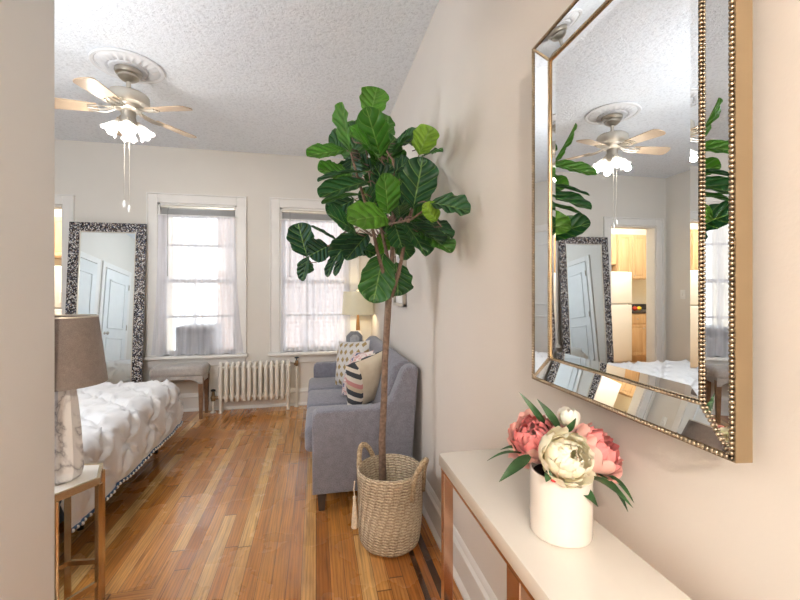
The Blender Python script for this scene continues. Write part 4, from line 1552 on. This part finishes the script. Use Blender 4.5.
obj('navy_piping', bn_, M['blue_fabric'], cf, ang=180)['label'] = 'navy hem piping'
for k, x in enumerate((-2.18, -1.52)):
    pillow('bed_pillow', ('white pillow at the head of the bed, beside the hall wall' if k else 'white pillow at the head of the bed, farther from the hall'), (x, 1.66, 0.62), (0, -0.25, 1), 0.48, 0.09, M['sheet'], group='white bed pillows')

# ================================================================== SIDE TABLE AND MARBLE LAMP
hx = [(-0.846, 1.838), (-0.791, 1.698), (-0.873, 1.577), (-1.005, 1.592), (-1.055, 1.722), (-0.978, 1.852)]
hc = Vector((sum(p[0] for p in hx) / 6, sum(p[1] for p in hx) / 6, 0))
tb = thing('side_table', 'small faceted side table with white top and mirrored gold frame beside the bed', 'side table', hc)


def scale_poly(pl_, k):
    return [(hc.x + (p[0] - hc.x) * k, hc.y + (p[1] - hc.y) * k) for p in pl_]


bm = new()
prism(bm, scale_poly(hx, 0.90), 'z', 0.540, 0.550)
obj('tabletop', bm, M['lacquer'], tb, flat=True)


def hexring(bm, z0, z1, k0, k1):
    o_, i_ = scale_poly(hx, k0), scale_poly(hx, k1)
    for k in range(6):
        prism(bm, [o_[k], o_[(k + 1) % 6], i_[(k + 1) % 6], i_[k]], 'z', z0, z1)


bm = new()
hexring(bm, 0.526, 0.552, 1.0, 0.90)
obj('top_rim', bm, M['gold'], tb, flat=True)
bm = new()
hexring(bm, 0.150, 0.168, 1.0, 0.90)
obj('lower_rim', bm, M['gold'], tb, flat=True)
for k, p in enumerate(scale_poly(hx, 0.955)):
    bm = new()
    d = Vector((p[0] - hc.x, p[1] - hc.y, 0))
    an = math.atan2(d.y, d.x)
    box(bm, -0.008, 0.008, -0.011, 0.011, 0.0, 0.528, 0.001, 1, Matrix.Translation((p[0], p[1], 0)) @ Matrix.Rotation(an, 4, 'Z'))
    obj('leg', bm, M['gold'], tb, flat=True)
lc_ = Vector((-0.923, 1.714, 0.552))
ml = thing('table_lamp', 'table lamp with grey veined marble base and taupe drum shade on the side table', 'lamp', lc_)
bm = new()
prof = [(0.050, 0.0), (0.060, 0.010), (0.065, 0.035), (0.063, 0.10), (0.057, 0.19), (0.048, 0.29), (0.040, 0.345), (0.018, 0.352)]
lathe(bm, prof, lc_, 8, True, True, Matrix.Rotation(R(12), 3, 'Z'))
obj('base', bm, M['marble'], ml, flat=True)
bm = new()
tube(bm, [lc_ + Vector((0, 0, 0.35)), lc_ + Vector((0, 0, 0.58))], 0.006, 8)
for k in range(3):
    a = k * 2 * PI / 3
    tube(bm, [lc_ + Vector((0, 0, 0.58)), lc_ + Vector((0.105 * math.cos(a), 0.105 * math.sin(a), 0.595))], 0.003, 6)
ball(bm, lc_ + Vector((0, 0, 0.592)), 0.010, 2)
obj('stem', bm, M['brushed'], ml)
bm = new()
rs = [(0.138, 0.352), (0.108, 0.603), (0.105, 0.603), (0.135, 0.352)]
lathe(bm, rs + [rs[0]], lc_, 56)
obj('lamp_shade', bm, M['shade_taupe'], ml, ang=30)
bm = new()
lathe(bm, [(0.1095, 0.600), (0.1095, 0.606), (0.104, 0.606), (0.104, 0.600), (0.1095, 0.600)], lc_, 56)
obj('shade_rim', bm, M['nickel_pale'], ml, ang=30)

# ================================================================== CEILING FAN
fc = Vector((-1.21, 2.95, 0))
md = thing('ceiling_medallion', 'round white plaster medallion on the ceiling above the fan', 'medallion', (fc.x, fc.y, ZC))
bm = new()
seg = 96
pr_ = [(0.205, 0.0), (0.211, -0.008), (0.205, -0.016), (0.190, -0.016), (0.182, -0.010), (0.174, -0.014), (0.128, -0.024), (0.112, -0.020), (0.106, -0.028), (0.085, -0.034), (0.07, -0.03)]
rings = lathe(bm, pr_, (fc.x, fc.y, ZC), seg, False, True)
for k in range(seg):
    for j_, amp in ((6, 0.010), (5, 0.004), (8, 0.004)):
        rings[j_][k].co.z -= amp * (0.5 + 0.5 * math.cos(k * 2 * PI / seg * 24))
obj('plaster', bm, plain('white_plaster', (0.74, 0.745, 0.76), 0.6, var=0.03), md, ang=35)

fn = thing('ceiling_fan', 'brushed nickel ceiling fan with five pale blades and lit glass shades', 'ceiling fan', (fc.x, fc.y, ZC - 0.03))
bm = new()
lathe(bm, [(0.078, 2.706), (0.080, 2.69), (0.074, 2.675), (0.060, 2.668), (0.060, 2.655), (0.045, 2.640), (0.022, 2.628)], fc, 32, True, True)
obj('canopy', bm, M['brushed'], fn)
bm = new()
tube(bm, [fc + Vector((0, 0, 2.635)), fc + Vector((0, 0, 2.55))], 0.013, 12)
obj('downrod', bm, M['nickel_pale'], fn)
bm = new()
lathe(bm, [(0.03, 2.560), (0.06, 2.556), (0.108, 2.548), (0.120, 2.535), (0.122, 2.495), (0.115, 2.478), (0.085, 2.468), (0.080, 2.455), (0.07, 2.44), (0.045, 2.43)], fc, 40, True, True)
obj('motor_housing', bm, M['nickel_pale'], fn)
bm = new()
lathe(bm, [(0.045, 2.432), (0.040, 2.40), (0.044, 2.38), (0.050, 2.36), (0.045, 2.34), (0.02, 2.325)], fc, 28, True, True)
obj('light_fitter', bm, M['brushed'], fn)
BA = [-24, 48, 120, 192, 264]
for deg in BA:
    a = R(deg)
    Mb = Matrix.Translation(fc + Vector((0, 0, 2.440))) @ Matrix.Rotation(a, 4, 'Z') @ Matrix.Rotation(R(3.5), 4, 'Y') @ Matrix.Rotation(R(11), 4, 'X')
    bm = new()
    out = []
    n_ = 10
    pts = [(0.165, -0.044), (0.28, -0.052), (0.40, -0.058)]
    for k in range(n_ + 1):
        th = -PI / 2 + PI * k / n_
        pts.append((0.425 + 0.036 * math.cos(th), 0.058 * math.sin(th) if abs(math.sin(th)) > 0.99 else 0.058 * math.copysign(abs(math.sin(th)) ** 0.75, math.sin(th))))
    pts += [(0.40, 0.058), (0.28, 0.052), (0.165, 0.044)]
    prism(bm, pts, 'z', -0.003, 0.003)
    for v_ in bm.verts:
        v_.co = Mb @ v_.co
    b_ = obj('blade', bm, M['blade'], fn, ang=30)
    bm = new()
    for s_ in (-1, 1):
        tube(bm, [Mb @ Vector(p) for p in ((0.07, s_ * 0.012, 0.008), (0.12, s_ * 0.030, -0.004), (0.17, s_ * 0.034, -0.007), (0.215, s_ * 0.022, -0.006))], 0.006, 6)
    tube(bm, [Mb @ Vector(p) for p in ((0.06, 0, 0.010), (0.14, 0, -0.008), (0.22, 0, -0.006))], [0.009, 0.007, 0.006], 6)
    obj('blade_iron', bm, M['brushed'], b_)
for k in range(4):
    a = R(20 + 90 * k)
    dirv = Vector((math.cos(a), math.sin(a), 0))
    p0 = fc + Vector((0, 0, 2.365)) + dirv * 0.045
    axis = (dirv * 0.62 + Vector((0, 0, -0.78))).normalized()
    aa_, bb_ = frame_of(axis)
    M3 = Matrix((aa_, bb_, axis)).transposed()
    bm = new()
    tube(bm, [fc + Vector((0, 0, 2.36)) + dirv * 0.03, p0 + dirv * 0.01, p0 + axis * 0.025], [0.010, 0.011, 0.018], 10)
    arm = obj('lamp_arm', bm, M['brushed'], fn)
    bm = new()
    seg = 36
    pr_ = [(0.018, 0.015), (0.024, 0.028), (0.031, 0.052), (0.038, 0.078), (0.048, 0.100), (0.052, 0.104)]
    rings = lathe(bm, pr_, p0, seg, M=M3)
    for j_ in (4, 5):
        for i in range(seg):
            rings[j_][i].co += axis * 0.006 * math.cos(i * 2 * PI / seg * 6)
    sh = obj('glass_shade', bm, M['shade_glass'], fn, ang=180)
    bm = new()
    ball(bm, p0 + axis * 0.060, 0.018, 3, (1, 1, 1.2))
    obj('bulb', bm, M['bulb'], sh)
    L = bpy.data.lights.new('fan_bulb_light', 'POINT')
    L.energy = 1.5
    L.color = (1.0, 0.95, 0.87)
    L.shadow_soft_size = 0.025
    lo = bpy.data.objects.new('fan_bulb_light', L)
    lo.location = p0 + axis * 0.120
    COL.objects.link(lo)
for dx, zb in ((-0.006, 1.83), (0.022, 1.80)):
    bm = new()
    px_ = fc + Vector((dx, -0.045, 0))
    z = 2.345
    while z > zb:
        ball(bm, (px_.x, px_.y, z), 0.0032, 1)
        z -= 0.0105
    tube(bm, [(px_.x, px_.y, 2.35), (px_.x, px_.y, zb)], 0.0012, 5)
    ch = obj('pull_chain', bm, M['nickel_pale'], fn, ang=180)
    bm = new()
    lathe(bm, [(0.002, 0.01), (0.007, 0.0), (0.009, -0.02), (0.006, -0.036), (0.001, -0.04)], (px_.x, px_.y, zb), 12)
    obj('pull', bm, M['plastic_white'], ch)

# ================================================================== BLINDS, CURTAINS, AIR CONDITIONER
for (x0, x1, lab) in ((W1[0] + 0.022, W1[1] - 0.022, 'raised white mini blind at the top of the left window'), (W2[0] + 0.022, W2[1] - 0.022, 'raised white mini blind at the top of the right window')):
    bl = thing('window_blind', lab, 'blind', ((x0 + x1) / 2, YB + 0.02, 2.13), 'raised mini blinds')
    bm = new()
    box(bm, x0, x1, YB + 0.002, YB + 0.040, 2.108, 2.136, 0.003, 1)
    obj('headrail', bm, M['nickel_pale'], bl)
    bm = new()
    for k in range(9):
        z = 2.100 - k * 0.0075
        box(bm, x0 + 0.006, x1 - 0.006, YB + 0.005 + 0.001 * (k % 2), YB + 0.038, z - 0.0022, z + 0.0012)
    box(bm, x0 + 0.006, x1 - 0.006, YB + 0.006, YB + 0.036, 2.018, 2.030, 0.003, 1)
    obj('slats', bm, plain('grey_slats', (0.50, 0.50, 0.50), 0.5), bl, ang=30)
    bm = new()
    tube(bm, [(x0 + 0.085, YB - 0.012, 2.115), (x0 + 0.088, YB - 0.062, 2.06), (x0 + 0.088, YB - 0.062, 1.40)], 0.0038, 6)
    obj('wand', bm, plain('clear_grey_wand', (0.42, 0.42, 0.42), 0.3), bl)


def curtain(label, tx0, tx1, bx0_, bx1_, zt, zb, y, seed):
    rnd = random.Random(seed)
    bm = new()
    nx, nz = 130, 40
    ks = [(rnd.uniform(14, 30), rnd.uniform(0, 6), rnd.uniform(0.3, 1)) for _ in range(5)]
    g = []
    for j in range(nz + 1):
        f = j / nz
        z = zt + (zb - zt) * f
        row = []
        for i in range(nx + 1):
            s_ = i / nx
            e = f ** 2.2
            xa = tx0 + (tx1 - tx0) * s_
            xb_ = bx0_ + (bx1_ - bx0_) * s_
            x = xa + (xb_ - xa) * e
            w_ = sum(am * math.sin(fr * s_ * 3.0 + ph + f * 1.2 * math.sin(fr)) for fr, ph, am in ks) / 3
            yy = y + 0.013 * w_ * (0.45 + 0.6 * f)
            zz = z + (0.008 * math.sin(s_ * 40 + seed) if j == nz else 0)
            row.append(bm.verts.new((x, yy, zz)))
        g.append(row)
    for j in range(nz):
        for i in range(nx):
            bm.faces.new((g[j][i], g[j][i + 1], g[j + 1][i + 1], g[j + 1][i]))
    root = thing('sheer_curtain', label, 'curtain', ((tx0 + tx1) / 2, y, zt), 'sheer curtains')
    obj('voile', bm, M['sheer'], root, ang=180)
    bm = new()
    tube(bm, [(tx0 - 0.015, y, zt - 0.006), (tx1 + 0.015, y, zt - 0.006)], 0.005, 8)
    obj('rod', bm, M['plastic_white'], root)


curtain('white sheer curtain hanging over the left window and window air conditioner', W1[0] + 0.015, W1[1] - 0.01, W1[0] - 0.05, W1[1] + 0.075, 2.035, 0.590, YB - 0.040, 1)
curtain('white sheer curtain hanging over the right window behind the tree', W2[0] + 0.02, W2[1] - 0.02, W2[0] + 0.01, W2[1] + 0.02, 2.030, 0.590, YB - 0.040, 4)
ac = thing('air_conditioner', 'grey window air conditioner sitting in the left window behind the curtain', 'air conditioner', (-1.245, YB + 0.2, W1[2]))
bm = new()
box(bm, -1.425, -1.065, YB + 0.005, YB + 0.42, W1[2] + 0.001, 0.875, 0.01, 2)
obj('case', bm, M['ac'], ac)
bm = new()
for k in range(9):
    z = 0.62 + k * 0.018
    box(bm, -1.405, -1.085, YB - 0.006, YB + 0.006, z, z + 0.009)
obj('louvres', bm, M['ac'], ac)
bm = new()
box(bm, -1.42, -1.07, YB - 0.004, YB + 0.008, 0.80, 0.868, 0.002, 1)
obj('control_panel', bm, M['ac_dark'], ac)

# ================================================================== CORNER TABLE, LAMP, PLAQUE
et = thing('corner_table', 'small white corner table behind the far end of the sofa', 'side table', (0.42, 4.2, 0))
bm = new()
lathe(bm, [(0.155, 0.640), (0.17, 0.645), (0.17, 0.660), (0.155, 0.665)], (0.42, 4.2, 0), 40, True, True)
obj('tabletop', bm, M['plastic_white'], et)
for k in range(3):
    a = R(30 + 120 * k)
    bm = new()
    tube(bm, [(0.42 + 0.11 * math.cos(a), 4.2 + 0.11 * math.sin(a), 0.642), (0.42 + 0.15 * math.cos(a), 4.2 + 0.15 * math.sin(a), 0)], [0.014, 0.010], 10)
    obj('leg', bm, M['bench_wood'], et)
l2 = thing('table_lamp', 'small lit table lamp with cream drum shade in the corner behind the sofa', 'lamp', (0.435, 4.24, 0.665))
lc2 = Vector((0.435, 4.24, 0))
bm = new()
lathe(bm, [(0.05, 0.665), (0.055, 0.675), (0.062, 0.72), (0.058, 0.78), (0.035, 0.825), (0.018, 0.835)], lc2, 28, True, True)
obj('base', bm, M['porcelain'], l2)
bm = new()
lathe(bm, [(0.022, 0.835), (0.022, 0.86), (0.012, 0.985), (0.012, 1.0)], lc2, 14, True, True)
tube(bm, [lc2 + Vector((0, 0, 1.0)), lc2 + Vector((0, 0, 1.26))], 0.004, 8)
obj('neck', bm, plain('teak_neck', (0.36, 0.19, 0.07), 0.4, var=0.2, scale=40), l2)
bm = new()
lathe(bm, [(0.168, 1.005), (0.152, 1.245), (0.149, 1.245), (0.165, 1.005), (0.168, 1.005)], lc2, 44)
obj('lamp_shade', bm, M['shade_cream'], l2, ang=30)
bm = new()
lathe(bm, [(0.004, 1.245), (0.012, 1.255), (0.016, 1.27), (0.010, 1.285), (0.001, 1.29)], lc2, 14, True)
for k in range(3):
    a = k * 2 * PI / 3
    tube(bm, [lc2 + Vector((0, 0, 1.245)), lc2 + Vector((0.150 * math.cos(a), 0.150 * math.sin(a), 1.24))], 0.0025, 5)
obj('finial', bm, M['nickel_pale'], l2)
pq = thing('octagonal_ornament', 'grey octagonal ornament standing in front of the small corner lamp', 'ornament', (0.385, 4.08, 0.665))
bm = new()
oc = Vector((0.385, 4.10, 0.757))
for rad, ya, yb in ((0.090, 4.085, 4.115), (0.068, 4.078, 4.09)):
    pts = [(oc.x + rad * math.cos(R(22.5 + 45 * k)), oc.z + rad * math.sin(R(22.5 + 45 * k))) for k in range(8)]
    prism(bm, pts, 'y', ya, yb, 0.004, 2)
obj('body', bm, plain('grey_stone', (0.26, 0.27, 0.29), 0.6, var=0.15, scale=40), pq, ang=30)
bm = new()
pts = [(oc.x + 0.052 * math.cos(R(22.5 + 45 * k)), oc.z + 0.052 * math.sin(R(22.5 + 45 * k))) for k in range(8)]
prism(bm, pts, 'y', 4.074, 4.079)
obj('face', bm, plain('pale_grey_face', (0.45, 0.46, 0.48), 0.6, var=0.2, scale=40), pq)


# ================================================================== LIGHT
def light(name, typ, loc, energy, color, size=0.1, rot=None, size_y=None, **kw):
    L = bpy.data.lights.new(name, typ)
    L.energy = energy
    L.color = color
    if typ == 'AREA':
        L.size = size
        if size_y:
            L.shape = 'RECTANGLE'
            L.size_y = size_y
    else:
        L.shadow_soft_size = size
    for k, v in kw.items():
        setattr(L, k, v)
    o = bpy.data.objects.new(name, L)
    o.location = loc
    if rot:
        o.rotation_euler = rot
    COL.objects.link(o)
    return o


W_ = bpy.data.worlds.new('daylight')
S.world = W_
W_.use_nodes = True
bg = W_.node_tree.nodes['Background']
bg.inputs[0].default_value = (0.88, 0.94, 1.0, 1)
bg.inputs[1].default_value = 1.9
for w in (W1, W2):
    p = light('window_portal', 'AREA', ((w[0] + w[1]) / 2, YB + 0.19, (w[2] + w[3]) / 2), 1.0, (1, 1, 1), w[1] - w[0], (R(-90), 0, 0), w[3] - w[2])
    p.data.cycles.is_portal = True
light('hall_lamp', 'POINT', (-0.10, -1.12, 1.97), 58, (1.0, 0.91, 0.81), 0.06)
light('bedroom_fill', 'POINT', (-1.55, 1.70, 1.85), 36, (0.95, 0.97, 1.0), 0.25)  # unseen fill light without a fitting, added to brighten the bedroom
light('kitchen_lamp', 'POINT', (-3.6, 5.4, 2.45), 46, (1.0, 0.95, 0.86), 0.12)
light('corner_lamp_bulb', 'POINT', (0.435, 4.24, 1.12), 2.2, (1.0, 0.85, 0.6), 0.03)

S.view_settings.view_transform = 'Standard'
S.view_settings.look = 'None'
S.view_settings.exposure = 0.80
S.view_settings.gamma = 0.95
S.cycles.max_bounces = 10
S.cycles.diffuse_bounces = 6
S.cycles.glossy_bounces = 5
S.cycles.transparent_max_bounces = 16
S.cycles.sample_clamp_indirect = 6.0
S.cycles.caustics_reflective = False
